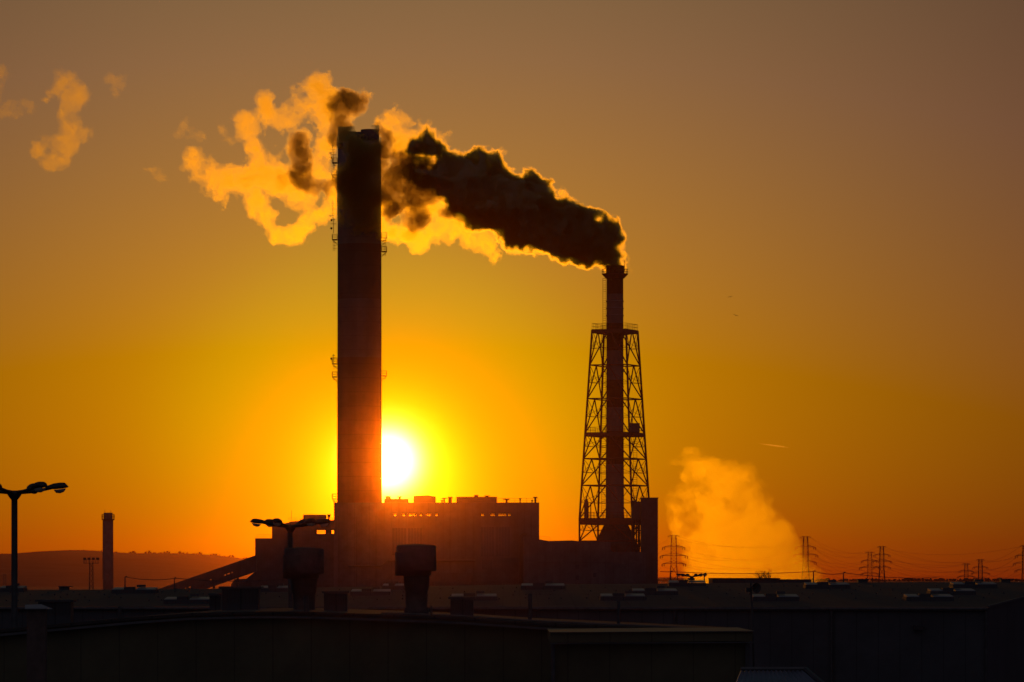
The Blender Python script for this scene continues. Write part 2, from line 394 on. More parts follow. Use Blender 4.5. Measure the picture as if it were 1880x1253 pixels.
for k in range(4):
    q = MB()
    for i, py in enumerate(LV[:-1]):
        c0, c1 = corner(k, py), corner(k + 1, py); d0, d1 = corner(k, LV[i + 1]), corner(k + 1, LV[i + 1]); mid = (c0 + c1) / 2
        q.tube(c0, c1, .26); q.tube(mid, d0, .27); q.tube(mid, d1, .27)
        pm = py + (LV[i + 1] - py) * .52
        e0, e1 = corner(k, pm), corner(k + 1, pm); v0, v1 = mid.lerp(d0, .52), mid.lerp(d1, .52)
        q.tube(e0, v0, .13, n=4); q.tube(e1, v1, .13, n=4); q.tube(c0, v0, .13, n=4); q.tube(c1, v1, .13, n=4); q.tube(v0, v1, .10, n=4)
        m0 = mid.lerp(d0, .26); q.tube(e0, m0, .09, n=4); q.tube(e1, mid.lerp(d1, .26), .09, n=4)
    part(q, 'bracing', M['red_steel'], lch)
for py, dep in ((607, 1.4), (796, 1.5), (953, 2.6)):
    q = MB(); z = Z(py, YP); cs = [corner(k, py) for k in range(4)]
    for k in range(4):
        a, b_ = cs[k], cs[(k + 1) % 4]; n = (b_ - a).cross(Vector((0, 0, 1))).normalized() * .25
        q.add([a - n + Vector((0, 0, -dep)), a + n + Vector((0, 0, -dep)), a + n, a - n, b_ - n + Vector((0, 0, -dep)), b_ + n + Vector((0, 0, -dep)), b_ + n, b_ - n],
              [(3, 2, 1, 0), (4, 5, 6, 7), (0, 1, 5, 4), (1, 2, 6, 5), (2, 3, 7, 6), (3, 0, 4, 7)])
        q.tube((cs[k] + cs[(k + 1) % 4]) / 2 - Vector((0, 0, .6)), Vector((lx, YP, z - dep - (1.4 if py == 607 else .3))), .34)
        q.tube(cs[k] - Vector((0, 0, .5)), Vector((lx, YP, z - dep - (1.4 if py == 607 else .3))), .34)
        railing(q, [cs[k] + Vector((0, 0, .05)), cs[(k + 1) % 4] + Vector((0, 0, .05))], 2.6 if py != 796 else 2.4, .09, 2.0)
    part(q, 'platform', M['red_steel'], lch)
q = MB(); z0 = Z(955, YP)
fr = [(18 * s2, z0), (40 * s2, Z(1000, YP)), (40 * s2, Z(1135, YP) + .2)]
q.lathe([(r, z) for r, z in reversed(fr)], 8, (lx + .5, YP)); part(q, 'hopper', M['clad_dark'], lch)
def ladder(name, px, py0, py1, yoff, parent, w=.7, cage=True):
    q = MB(); z = Z(py0, YP); z1 = Z(py1, YP); x = X(px, YP); y = YP + yoff
    for sx in (-w, w): q.tube((x + sx, y, z1), (x + sx, y, z), .1, n=4)
    while z > z1:
        q.tube((x - w, y, z), (x + w, y, z), .08, n=4)
        if cage and rnd.random() < .75: q.tube((x - w, y, z), (x - w * .6, y - 1.2, z), .07, n=4); q.tube((x - w * .6, y - 1.2, z), (x + w * .9, y - 1.1, z), .07, n=4)
        z -= .95
    return part(q, name, M['red_steel'], parent)
ladder('caged_ladder', 1109.5, 512, 605, -2, lch); ladder('caged_ladder', 1108, 607, 950, -6, lch, .9)
ladder('caged_ladder', 1165, 796, 940, -9, lch, .8)
for py in (530, 560, 590):
    pass
q = MB(); q.box(X(1153, YP), X(1173, YP), YP - 13, YP - 9, Z(796, YP), Z(779, YP)); q.tube((X(1160, YP), YP - 11, Z(779, YP)), (X(1160, YP), YP - 11, Z(770, YP)), .15); part(q, 'equipment_cabin', M['clad_dark'], lch)
q = MB(); q.lathe([(1.0, Z(953, YP)), (1.0, Z(926, YP)), (.7, Z(920, YP)), (.5, Z(917, YP))], 12, (X(1076, YP), YP - 8))
q.tube((X(1084, YP), YP - 8, Z(953, YP)), (X(1084, YP), YP - 8, Z(924, YP)), .25); part(q, 'vessel', M['steel'], lch)

# stair tower with pipework
YS = 1960.0
stw = thing('stair_tower', 'dark windowless slab tower standing at the right foot of the lattice chimney', 'tower', (X(1192, YS), YS, 0))
q = MB(); q.box(X(1177, YS), X(1208, YS), YS, YS + 9, 0, Z(915.5, YS)); part(q, 'wall', M['clad_dark'], stw)
q = MB(); q.box(X(1176, YS), X(1209, YS), YS - .15, YS + 9.15, Z(915.4, YS), Z(913.8, YS)); part(q, 'roof', M['clad'], stw)
q = MB(); q.box(X(1160, YS), X(1176.6, YS), YS + 1, YS + 7, Z(955, YS), Z(930, YS))
q.box(X(1165, YS), X(1176.6, YS), YS + 1, YS + 6, Z(930, YS), Z(921, YS)); q.lathe([(.8, Z(930, YS)), (.8, Z(922, YS)), (1.3, Z(921, YS)), (1.0, Z(919, YS))], 10, (X(1163, YS), YS + 4)); part(q, 'filter_box', M['steel'], stw)
q = MB()
for px, r in ((1164, .5), (1169, .35), (1173.5, .55)): q.tube((X(px, YS), YS + 4, Z(955, YS)), (X(px, YS), YS + 4, Z(1075, YS)), r, n=8)
for py in (964, 974, 983, 991, 1000, 1008): q.box(X(1161, YS), X(1176.6, YS), YS + 2, YS + 5, Z(py, YS), Z(py - 1.1, YS)); q.tube((X(1162, YS), YS + 2, Z(py, YS)), (X(1176, YS), YS + 2, Z(py - 8, YS)), .18, n=4)
part(q, 'pipework', M['steel'], stw)

# boiler house
YB, DB = 1900.0, 26.0
bh = thing('boiler_house', 'long flat-roofed power station hall with roof cabins, between the tall chimney and the lattice chimney', 'power station', (X(800, YB), YB, 0))
def bbox(px0, px1, py0, py1, y0=0, d=DB): return (X(px0, YB), X(px1, YB), YB + y0, YB + y0 + d, Z(py1, YB), Z(py0, YB))
q = MB(); q.box(X(613, YB), X(990, YB), YB, YB + DB, 0, Z(947.4, YB)); part(q, 'wall', M['clad'], bh)
q = MB(); q.box(*bbox(613, 990, 923, 942.6)); part(q, 'parapet', M['clad'], bh)
def strip(a, b_, wins, ytop, ybot):
    """the window storey: solid piers with open bays between, narrow mullions in the bays"""
    q = MB(); cur = a
    for (w0, w1) in wins:
        if w0 > cur: q.box(*bbox(cur, w0, ytop, ybot))
        cur = w1
    q.box(*bbox(cur, b_, ytop, ybot)); part(q, 'wall', M['clad'], bh)
    for (w0, w1) in wins:
        f = MB(); n = max(1, int((w1 - w0) / 3.2))
        for k in range(1, n + 1):
            x = w0 + (w1 - w0) * k / (n + .5); f.box(*bbox(x - .35, x + .35, ytop, ybot, 1, .4))
        f.box(*bbox(w0, w1, (ytop + ybot) / 2 - .4, (ytop + ybot) / 2 + 1.3, .55, .4))
        for k in range(n):                               # some panes are boarded up
            if rnd.random() < .6:
                x = w0 + (w1 - w0) * rnd.random() * .85; f.box(*bbox(x, x + (w1 - w0) * .13, ytop + rnd.random() * 4, ybot, 1.6, .3))
        part(f, 'window', M['steel'], bh)
strip(613, 990, [(721, 727), (736, 743), (748, 764), (769, 774), (781, 791), (798, 803), (883, 888), (900, 908), (915, 929), (933, 937)], 942.6, 947.4)
q = MB(); q.box(*bbox(705, 749, 916, 922.6, 2, 12)); part(q, 'roof_cabin', M['clad_dark'], bh)
q = MB(); xs = [X(p, YB) for p in (759, 786, 799)]; zs = [Z(p, YB) for p in (910.5, 909.5, 912, 922.6)]
q.prism([(xs[0], zs[3]), (xs[2], zs[3]), (xs[2], zs[2]), (xs[1], zs[1]), (xs[0], zs[0])], YB + 2, YB + 14); part(q, 'roof_cabin', M['clad_dark'], bh)
q = MB(); q.box(*bbox(838, 912, 913.5, 922.6, 2, 14)); part(q, 'roof_cabin', M['clad_dark'], bh)
q = MB(); q.box(*bbox(837.5, 912.8, 912.3, 913.4, 1.7, 14.6)); part(q, 'cabin_roof', M['clad_dark'], bh)
for px, py0, py1, r, hat in ((711, 910.5, 916, .9, 0), (714.5, 911, 916, .5, 0), (733, 911, 916, .5, 1.0), (815, 914, 923, .35, 1.1), (826, 912, 923, .75, 1.0), (811, 918, 923, .3, .5), (874, 908.5, 913, .9, .5), (894, 909.5, 912.6, .5, 1.1), (930, 915.5, 923, .45, 1.3), (955, 914.5, 923, .25, .5), (983, 912, 923, .4, .9), (977, 918, 923, .2, .4)):
    x = X(px, YB); z0, z1 = Z(py1, YB), Z(py0, YB); q = MB()
    q.lathe([(r, z0), (r, z1 - .5), (max(r, hat), z1 - .35), (max(r, hat) * 1.02, z1 - .05), (max(r, hat) * .8, z1)], 12, (x, YB + 7)); part(q, 'roof_vent', M['steel'], bh)
for p0, p1, h in ((749.4, 758.6, 1.5), (799.4, 837, 1.5), (913, 988, 1.7)):
    q = MB(); z = Z(923, YB) + .02; railing(q, [(X(p0, YB), YB + .5, z), (X(p1, YB), YB + .5, z)], h, .07); part(q, 'railing', M['steel'], bh)
for p0, p1, a, c in ((883, 907, 968, 1022), (910, 936, 968, 1022), (885, 903, 1028, 1046), (720, 746, 970, 1020), (749, 775, 970, 1020)):
    q = MB(); q.box(X(p0, YB), X(p1, YB), YB - .12, YB + .2, Z(c, YB), Z(a, YB)); w = part(q, 'panel', M['glass'], bh)
    f = MB()
    for k in range(1, 5): x = X(p0 + (p1 - p0) * k / 5, YB); f.box(x - .12, x + .12, YB - .2, YB - .125, Z(c, YB), Z(a, YB))
    part(f, 'panel_frame', M['steel'], w)
for px in (622, 655, 690, 778, 826, 870, 945, 975):
    q = MB(); q.box(X(px - .9, YB), X(px + .9, YB), YB - .35, YB - .01, 0, Z(948, YB)); part(q, 'pilaster', M['clad_dark'], bh)
q = MB(); q.path([(X(640, YB), YB - .9, Z(1040, YB)), (X(700, YB), YB - .9, Z(1040, YB)), (X(712, YB), YB - .9, Z(1030, YB)), (X(872, YB), YB - .9, Z(1030, YB))], .45, 8); part(q, 'duct', M['steel'], bh)
q = MB(); q.path([(X(955, YB), YB - .8, 0), (X(955, YB), YB - .8, Z(985, YB)), (X(958, YB), YB - .8, Z(980, YB)), (X(968, YB), YB - .8, Z(980, YB))], .4, 8); part(q, 'duct', M['steel'], bh)
q = MB(); xx = X(850, YB)
for sx in (-.4, .4): q.tube((xx + sx, YB - .5, 0), (xx + sx, YB - .5, Z(925, YB)), .08, n=4)
for k in range(52): q.tube((xx - .4, YB - .5, k * .9), (xx + .4, YB - .5, k * .9), .06, n=4)
part(q, 'ladder', M['steel'], bh)
q = MB(); q.box(X(800, YB), X(868, YB), YB - 3, YB - .02, 0, Z(1052, YB)); part(q, 'annex', M['clad_dark'], bh)
# left wing
q = MB(); q.box(X(499, YB), X(612.9, YB), YB + .5, YB + DB - 1, 0, Z(980.2, YB)); part(q, 'wing_wall', M['clad_dark'], bh)
q = MB(); q.box(X(499, YB), X(577.5, YB), YB + .5, YB + DB - 1, Z(980.1, YB), Z(973, YB)); q.box(X(597, YB), X(604, YB), YB + .5, YB + DB - 1, Z(980.1, YB), Z(973, YB)); part(q, 'wing_wall', M['clad_dark'], bh)
q = MB(); zt = Z(972.9, YB)
q.prism([(X(499, YB), zt), (X(612.9, YB), zt), (X(612.9, YB), Z(955, YB)), (X(575, YB), Z(955.2, YB)), (X(534, YB), Z(957.5, YB)), (X(528, YB), Z(960, YB)), (X(499, YB), Z(965, YB))], YB + .5, YB + DB - 1); part(q, 'wing_wall', M['clad_dark'], bh)
for p0, p1 in ((578, 597), (604.5, 612.5)):
    f = MB(); n = int((p1 - p0) / 3)
    for k in range(1, n): x = X(p0 + (p1 - p0) * k / n, YB); f.box(x - .08, x + .08, YB + 1.2, YB + 1.5, Z(980, YB), Z(973, YB))
    f.box(X(p0, YB), X(p1, YB), YB + 1.55, YB + 1.8, Z(977.2, YB), Z(976.4, YB)); part(f, 'window', M['steel'], bh)
q = MB(); q.box(X(556, YB), X(597, YB), YB + 2, YB + 14, Z(955, YB), Z(945, YB)); part(q, 'roof_cabin', M['clad_dark'], bh)
q = MB(); q.lathe([(.35, Z(955, YB)), (.4, Z(950, YB)), (.75, Z(946, YB)), (.75, Z(944.5, YB)), (.5, Z(944.3, YB))], 12, (X(603, YB), YB + 5)); part(q, 'roof_vent', M['steel'], bh)
q = MB(); q.box(X(613, YB), X(622, YB), YB + 3, YB + 18, Z(922.9, YB) - 4, Z(936, YB) + 3.4); 
q = MB(); q.box(X(468, YB), X(498.9, YB), YB + 1, YB + DB - 2, 0, Z(988.5, YB)); part(q, 'annex', M['clad_dark'], bh)
for p0, p1, py, h in ((471, 497, 988.3, 1.4), (501, 512, 963.5, 1.4), (529, 555, 956.5, 1.2), (599, 611, 954.9, 1.0)):
    q = MB(); railing(q, [(X(p0, YB), YB + 2, Z(py, YB)), (X(p1, YB), YB + 2, Z(py, YB))], h, .06); part(q, 'railing', M['steel'], bh)
q = MB(); q.tube((X(534, YB), YB + 4, Z(957, YB)), (X(534, YB), YB + 4, Z(937, YB)), .09); part(q, 'lightning_rod', M['steel'], bh)
q = MB(); q.prism([(X(425, YB), 0), (X(468, YB), 0), (X(468, YB), Z(1050, YB)), (X(452, YB), Z(1063, YB)), (X(430, YB), Z(1064, YB)), (X(424, YB), Z(1074, YB))], YB + 1, YB + 14); part(q, 'annex', M['clad_dark'], bh)

# turbine hall (lower, to the right)
YT = 1850.0
th = thing('turbine_hall', 'lower plain hall below the lattice chimney, right of the long power station hall', 'hall', (X(1070, YT), YT, 0))
q = MB(); q.prism([(X(962, YT), 0), (X(1121, YT), 0), (X(1121, YT), Z(995, YT)), (X(1064, YT), Z(994, YT)), (X(1050, YT), Z(992.6, YT)), (X(1008, YT), Z(993.5, YT)), (X(962, YT), Z(986, YT))], YT, YT + 40); part(q, 'wall', M['clad'], th)
q = MB(); q.box(X(1121, YT) + .01, X(1186, YT), YT + .3, YT + 38, 0, Z(1013.7, YT)); part(q, 'lower_wing', M['clad'], th)
for px, py in ((1060, 1041), (1060, 1061), (1092, 1056)):
    q = MB(); q.box(X(px - 3, YT), X(px + 3, YT), YT - .1, YT + .1, Z(py + 4, YT), Z(py - 4, YT)); part(q, 'window', M['glass'], th)
q = MB(); railing(q, [(X(990, YT), YT + 1, Z(990.6, YT)), (X(1010, YT), YT + 1, Z(993.3, YT))], 1.4, .06); part(q, 'railing', M['steel'], th)
q = MB(); q.box(X(985, YT), X(1120, YT), YT - .25, YT - .02, Z(1034, YT), Z(1033, YT)); part(q, 'ledge', M['clad_dark'], th)

# sloping conveyor gallery
YC = 1840.0
cg = thing('conveyor_gallery', 'long sloping conveyor bridge climbing to the left end of the power station', 'conveyor', (X(380, YC), YC, 0))
def cz(px): return 1082 - (px - 290) / 180.0 * 62.5
def slab(px0, px1, o0, o1, y0, y1):
    return [(X(px0, YC), y0, Z(cz(px0) + o1, YC)), (X(px1, YC), y0, Z(cz(px1) + o1, YC)), (X(px1, YC), y1, Z(cz(px1) + o1, YC)), (X(px0, YC), y1, Z(cz(px0) + o1, YC)),
            (X(px0, YC), y0, Z(cz(px0) + o0, YC)), (X(px1, YC), y0, Z(cz(px1) + o0, YC)), (X(px1, YC), y1, Z(cz(px1) + o0, YC)), (X(px0, YC), y1, Z(cz(px0) + o0, YC))]
BF = [(3, 2, 1, 0), (4, 5, 6, 7), (0, 1, 5, 4), (1, 2, 6, 5), (2, 3, 7, 6), (3, 0, 4, 7)]
q = MB(); q.add(slab(225, 470, 0, 3.5, YC - .15, YC + 5.15), BF); part(q, 'roof', M['clad_dark'], cg)
q = MB(); q.add(slab(225, 470, 3.6, 15, YC, YC + 5), BF); cur = 225
for w0, w1 in ((338, 342), (345, 350), (384, 388), (411, 415), (417, 422), (424, 427)):
    q.add(slab(cur, w0, 15, 18, YC, YC + 5), BF); cur = w1
q.add(slab(cur, 470, 15, 18, YC, YC + 5), BF); q.add(slab(225, 470, 18, 30, YC, YC + 5), BF); part(q, 'wall', M['clad_dark'], cg)
for px in (300, 345, 392, 436):
    q = MB(); zt = Z(cz(px) + 30, YC)
    if zt > 2: q.tube((X(px, YC) - .2, YC + .6, 0), (X(px, YC), YC + .6, zt), .35); q.tube((X(px, YC) - .2, YC + 4.4, 0), (X(px, YC), YC + 4.4, zt), .35); q.tube((X(px, YC), YC + .6, zt * .2), (X(px, YC), YC + 4.4, zt * .9), .2); part(q, 'trestle', M['steel'], cg)

# small chimney on the left
YK = 2600.0; kx = X(198.5, YK); ks = S(YK)
kc = thing('small_chimney', 'short plain chimney with a railed rim standing alone before the wooded hills', 'chimney', (kx, YK, 0))
q = MB(); q.lathe([(10 * ks, 0), (9.6 * ks, Z(1060, YK)), (9.4 * ks, Z(956, YK)), (8.4 * ks, Z(955, YK)), (8.2 * ks, Z(942, YK)), (7.4 * ks, Z(941.8, YK)), (7.4 * ks, Z(948, YK))], 32, (kx, YK)); part(q, 'shaft', M['soot'], kc, True)
q = MB(); z = Z(953.5, YK); q.lathe([(9.4 * ks, z - .8), (12 * ks, z - .3), (12 * ks, z), (8.8 * ks, z)], 20, (kx, YK))
railing(q, [(kx + 11.7 * ks * math.cos(2 * PI * k / 12), YK + 11.7 * ks * math.sin(2 * PI * k / 12), z) for k in range(13)], 2.6, .14, 3); part(q, 'rim_gallery', M['steel'], kc)
q = MB(); q.tube((kx - 9.8 * ks, YK, Z(1064, YK)), (kx - 9.4 * ks, YK, Z(955, YK)), .2, n=4)
for k in range(40): zz = 18 + k * .8; q.box(kx - 10.3 * ks, kx - 9.5 * ks, YK - .4, YK + .4, zz, zz + .22)
part(q, 'ladder', M['steel'], kc)
q = MB(); q.tube((kx - 6 * ks, YK, Z(942, YK)), (kx - 6 * ks, YK, Z(936, YK)), .12, n=4); part(q, 'lightning_rod', M['steel'], kc); q = MB(); q.tube((kx + 5 * ks, YK, Z(942, YK)), (kx + 5 * ks, YK, Z(937, YK)), .12, n=4); part(q, 'lightning_rod', M['steel'], kc)

# floodlight mast
YF = 1500.0; fx = X(167.5, YF); fs_ = S(YF)
fm = thing('floodlight_mast', 'thin lattice floodlight mast with a row of lamps, left of the short plain chimney', 'floodlight', (fx, YF, 0))
q = MB(); zt = Z(1034, YF)
for sx in (-1, 1):
    for sy in (-1, 1): q.tube((fx + sx * 4.3 * fs_, YF + sy * .7, 0), (fx + sx * 3 * fs_, YF + sy * .5, zt), .09, n=4)
n = 13
for k in range(n):
    z0, z1 = zt * k / n, zt * (k + 1) / n; w0 = (4.3 - 1.3 * k / n) * fs_; w1 = (4.3 - 1.3 * (k + 1) / n) * fs_
    for sy in (-.6, .6):
        q.tube((fx - w0, YF + sy, z0), (fx + w1, YF + sy, z1), .055, n=4); q.tube((fx + w0, YF + sy, z0), (fx - w1, YF + sy, z1), .055, n=4); q.tube((fx - w1, YF + sy, z1), (fx + w1, YF + sy, z1), .055, n=4)
part(q, 'mast', M['steel'], fm)
q = MB(); z = Z(1034, YF); q.box(fx - 14 * fs_, fx + 14 * fs_, YF - .8, YF + .8, z - .15, z + .05)
railing(q, [(fx - 14 * fs_, YF - .8, z), (fx + 14 * fs_, YF - .8, z)], 1.1, .06, .9); part(q, 'lamp_platform', M['steel'], fm)
for k in range(4):
    x = fx + (-12 + 8 * k) * fs_; z = Z(1026.5, YF); q = MB(); q.box(x - .45, x + .45, YF - .5, YF + .1, z - .35, z + .4); q.tube((x, YF, z - .3), (x, YF, z - 1.3), .06, n=4); part(q, 'floodlight', M['lamp'], fm)

# far-left faint mast
YG = 4200.0; gx = X(8.5, YG); gs = S(YG)
ma = thing('far_mast', 'faint lattice mast low against the hills at the far left edge', 'mast', (gx, YG, 0))
q = MB(); zt = Z(1055, YG)
for sx in (-1, 1): q.tube((gx + sx * 2.6 * gs, YG, 0), (gx + sx * 2.2 * gs, YG, zt), .22, n=4)
for k in range(10):
    q.tube((gx - 2.5 * gs, YG, zt * k / 10), (gx + 2.4 * gs, YG, zt * (k + 1) / 10), .12, n=4); q.tube((gx + 2.5 * gs, YG, zt * k / 10), (gx - 2.4 * gs, YG, zt * (k + 1) / 10), .12, n=4)
q.tube((gx - 2.3 * gs, YG, zt), (gx + 2.3 * gs, YG, zt), .2, n=4); part(q, 'lattice', M['steel'], ma)

# ------------------------------------------------------------------ pylons and lines
ARMS = [(0, 11, 1.0), (20.5, 20.5, 1.9), (36.5, 25, 2.2), (51, 21.5, 1.9)]     # drop below top, half length, root height; in the first pylon's pixels
PY = [(1237, 983.5, 3100, 0.0), (1479, 985.5, 3420, .05), (1597, 1014, 4080, -.06), (1619, 1003.5, 4180, .05), (1774, 1035, 4750, -.05), (1800, 1027.5, 4560, .05), (1882, 1002, 3550, .1)]
PL = ['steel pylon nearest the stair tower, rising from behind the roof lamps', 'steel pylon half hidden by the right edge of the rising steam',
      'left and lower one of the close pair of pylons right of the steam', 'right and taller one of the close pair of pylons right of the steam',
      'lower left one of the small far pair of pylons near the right edge', 'taller right one of the small far pair of pylons near the right edge', 'steel pylon cut off by the right edge of the picture']
TIPS = []
def pylon(i, px, py, Y, rot):
    k = .36; cx = X(px, Y); zt = Z(py, Y)
    t = thing('pylon', PL[i], 'pylon', (cx, Y, 0), 'high voltage pylons right of the power station')
    c_, s_ = math.cos(rot), math.sin(rot)
    def P(a, b_, z): return Vector((cx + a * c_ - b_ * s_, Y + a * s_ + b_ * c_, z))
    bw = 5.0 * k; z_w = zt - 55 * k; th_ = .17 * max(1, Y / 3400)
    q = MB()
    for sx in (-1, 1):
        for sy in (-1, 1):
            q.path([P(sx * 3.2 * k, sy * 1.1, zt), P(sx * bw, sy * 1.6, zt - 18 * k), P(sx * bw * 1.05, sy * 1.7, z_w)], th_ * 1.25, 4)
    n = 9
    for m in range(n):
        z0, z1 = zt - 55 * k * m / n, zt - 55 * k * (m + 1) / n
        for sx in (-1, 1): q.tube(P(sx * bw, -1.5, z0), P(sx * bw, 1.5, z1), th_ * .6, n=4); q.tube(P(sx * bw, 1.5, z0), P(sx * bw, -1.5, z1), th_ * .6, n=4)
        q.tube(P(-bw, -1.6, z0), P(bw, -1.6, z1), th_ * .55, n=4); q.tube(P(bw, 1.6, z0), P(-bw, 1.6, z1), th_ * .55, n=4)
        q.tube(P(-bw, -1.6, z1), P(bw, -1.6, z1), th_ * .5, n=4)
    part(q, 'lattice_body', M['galv'], t)
    for sx in (-1, 1):
        for sy in (-1, 1):
            q = MB(); q.tube(P(sx * bw * 1.05, sy * 1.7, z_w), P(sx * (bw * 1.05 + z_w * .075), sy * (1.7 + z_w * .06), 0), th_ * 1.4, n=4); part(q, 'leg', M['galv'], t)
    q = MB()
    for m in range(4):
        z0, z1 = z_w * (1 - m / 4), z_w * (1 - (m + 1) / 4); w0 = bw * 1.05 + (z_w - z0) * .075; w1 = bw * 1.05 + (z_w - z1) * .075; d0 = 1.7 + (z_w - z0) * .06; d1 = 1.7 + (z_w - z1) * .06
        for sy in (-1, 1): q.tube(P(-w0, sy * d0, z0), P(w1, sy * d1, z1), th_ * .6, n=4); q.tube(P(w0, sy * d0, z0), P(-w1, sy * d1, z1), th_ * .6, n=4)
    part(q, 'leg_bracing', M['galv'], t)
    tips = []
    for (dr, hl_, rh) in ARMS:
        z = zt - dr * k; q = MB(); L = hl_ * k
        for sx in (-1, 1):
            tip = P(sx * L, 0, z - (.55 if dr else .9)); tips.append(tip)
            q.path([P(sx * bw * .6, -1.3, z), P(sx * L * .7, -.5, z - .25), tip], th_ * .95, 4); q.path([P(sx * bw * .6, 1.3, z), P(sx * L * .7, .5, z - .25), tip], th_ * .95, 4)
            q.path([P(sx * bw * .6, 0, z + rh * .62 * (1 if dr else .1)), P(sx * L * .6, 0, z + rh * .25 * (1 if dr else 0) - .1), tip], th_ * .8, 4)
            for m in (.35, .6, .82): q.tube(P(sx * L * m, -.8 * (1 - m), z - .2), P(sx * L * (m + .12), .8 * (1 - m), z - .35), th_ * .5, n=4)
            if dr:
                q.lathe([(.18, tip.z - 1.7), (.3, tip.z - 1.3), (.3, tip.z - .4), (.15, tip.z)], 6, (tip.x, tip.y)); q.lathe([(.16, tip.z - 1.5), (.27, tip.z - 1.1), (.27, tip.z - .5), (.15, tip.z - .1)], 6, (tip.x - sx * 1.4, tip.y))
        q.tube(P(-bw, 0, z), P(bw, 0, z), th_, n=4)
        part(q, 'crossarm', M['galv'], t)
    TIPS.append(tips)
for i, a in enumerate(PY): pylon(i, *a)
def cable(p0, p1, sag, r, label, group, name='power_cable'):
    pts = [p0.lerp(p1, t / 14) - Vector((0, 0, sag * 4 * (t / 14) * (1 - t / 14))) for t in range(15)]
    q = MB(); q.path(pts, r, 3); o = q.build(name, M['wire'], loc=tuple(p0)); tag(o, label, 'cable', group); return o
for a, c_, sag, nm in ((0, 1, 7, 'thin power cable strung across the steam between the first and second pylons'), (1, 3, 8, 'thin power cable from the pylon beside the steam to the taller near-pair pylon'), (1, 2, 8, 'thin power cable from the pylon beside the steam to the lower near-pair pylon'), (3, 5, 7, 'thin power cable between the taller pylons of the two pairs'), (2, 4, 7, 'thin power cable between the lower pylons of the two pairs'), (3, 6, 6, 'thin power cable from the taller near-pair pylon to the right edge pylon'), (5, 6, 5, 'thin power cable from the small far pylons to the right edge pylon')):
    for j in ((0, 1, 2, 3, 4, 5, 6, 7) if (a, c_) != (3, 6) else (0, 2, 4)):
        cable(TIPS[a][j] - Vector((0, 0, 1.7 if j > 1 else 0)), TIPS[c_][j] - Vector((0, 0, 1.7 if j > 1 else 0)), sag * rnd.uniform(.95, 1.1), .055 * TIPS[a][0].y / 3400, nm, nm.replace('thin power cable', 'cables'))
for j in (1, 3, 5, 7): cable(TIPS[0][j - 1] - Vector((0, 0, 1.7)), Vector((X(1150, 2500), 2500, TIPS[0][j].z - 6)), 5, .05, 'thin power cable running down from the first pylon towards the stair tower', 'cables left of the first pylon')

# ------------------------------------------------------------------ big hall with roof lights
YE, YR = 262.0, 330.0
EL = Vector((X(-140, 275), 275, Z(1114, 275))); ER = Vector((X(1813, YE), YE, Z(1115, YE)))
RL = Vector((X(-140, YR), YR, Z(1084.5, YR)))
SB = Vector((X(1884, 452), 452, Z(1092.5, 452)))            # far corner of the right-hand side
RIDGE_P = [(-140, 1084.5), (0, 1083.5), (300, 1082.5), (520, 1079.5), (700, 1077.5), (960, 1073.5), (1210, 1072), (1480, 1070), (1700, 1069.3), (1990, 1069)]
def ridge_y(px):
    for (a, b_), (c_, d) in zip(RIDGE_P, RIDGE_P[1:]):
        if px <= c_: return b_ + (d - b_) * (px - a) / (c_ - a)
    return RIDGE_P[-1][1]
hall = thing('factory_hall', 'wide low factory hall with a shallow roof of box skylights, across the middle ground', 'hall', (X(1300, YE), YE, 0))
NU, NV = 60, 14
def eave(u): return EL.lerp(ER, u)
def rdg(u):
    px = -140 + u * (1985 + 140); return Vector((X(px, YR), YR, Z(ridge_y(px), YR)))
def rp(u, v): return eave(u).lerp(rdg(u), v)
q = MB(); vs = [rp(i / NU, j / NV) for j in range(NV + 1) for i in range(NU + 1)]
nv0 = len(vs)
vs += [rdg(i / NU) + Vector((0, 60, -1.3)) for i in range(NU + 1)]
fs = [(j * (NU + 1) + i, j * (NU + 1) + i + 1, (j + 1) * (NU + 1) + i + 1, (j + 1) * (NU + 1) + i) for j in range(NV + 1) for i in range(NU)]
q.add(vs, fs); part(q, 'roof', M['roof'], hall)
q = MB(); q.add([(EL.x, EL.y, 0), (ER.x, ER.y, 0), (ER.x, ER.y, ER.z - .05), (EL.x, EL.y, EL.z - .05)], [(0, 1, 2, 3)])
# right-hand gable wall follows the roof edge
rE, rR, rB = rp(1, 0), rp(1, 1), rdg(1) + Vector((0, 60, -1.3))
part(q, 'front_wall', M['clad_dark'], hall)
q = MB(); q.add([(rE.x, rE.y, 0), (rR.x, rR.y, 0), (rR.x, rR.y, rR.z - .05), (rE.x, rE.y, rE.z - .05), (rB.x, rB.y, 0), (rB.x, rB.y, rB.z - .05)], [(0, 1, 2, 3), (1, 4, 5, 2)]); part(q, 'side_wall', M['clad_dark'], hall)
q = MB(); q.tube(rE + Vector((.05, 0, .03)), rR + Vector((.05, 0, .03)), .08, n=4); part(q, 'verge_trim', M['flash'], hall)
q = MB(); d = (ER - EL).normalized(); nrm = Vector((d.y, -d.x, 0)) * .14
q.path([EL + nrm - Vector((0, 0, .12)), ER + nrm - Vector((0, 0, .12))], .12, 6); part(q, 'gutter', M['steel'], hall)
for px in (1527, 1240, 1811):
    u = 0.5; lo, hi = 0, 1
    for _ in range(30):
        u = (lo + hi) / 2; p = eave(u)
        if CX + p.x / p.y * F < px: lo = u
        else: hi = u
    p = eave(u) + nrm * .8; q = MB(); q.tube((p.x, p.y, 0), (p.x, p.y, p.z - .2), .09, n=8); part(q, 'downpipe', M['steel'], hall)
q = MB(); p = at(1682, 1153, YE + 2); q.box(p.x - .25, p.x + .25, p.y - 1.6, p.y - .9, p.z - .12, p.z + .14); part(q, 'wall_lamp', M['lamp'], hall)
for px in (1396, 1660):
    pass
for i in range(70):                                                  # snow guards and fixings read as dark specks
    pass
q = MB()
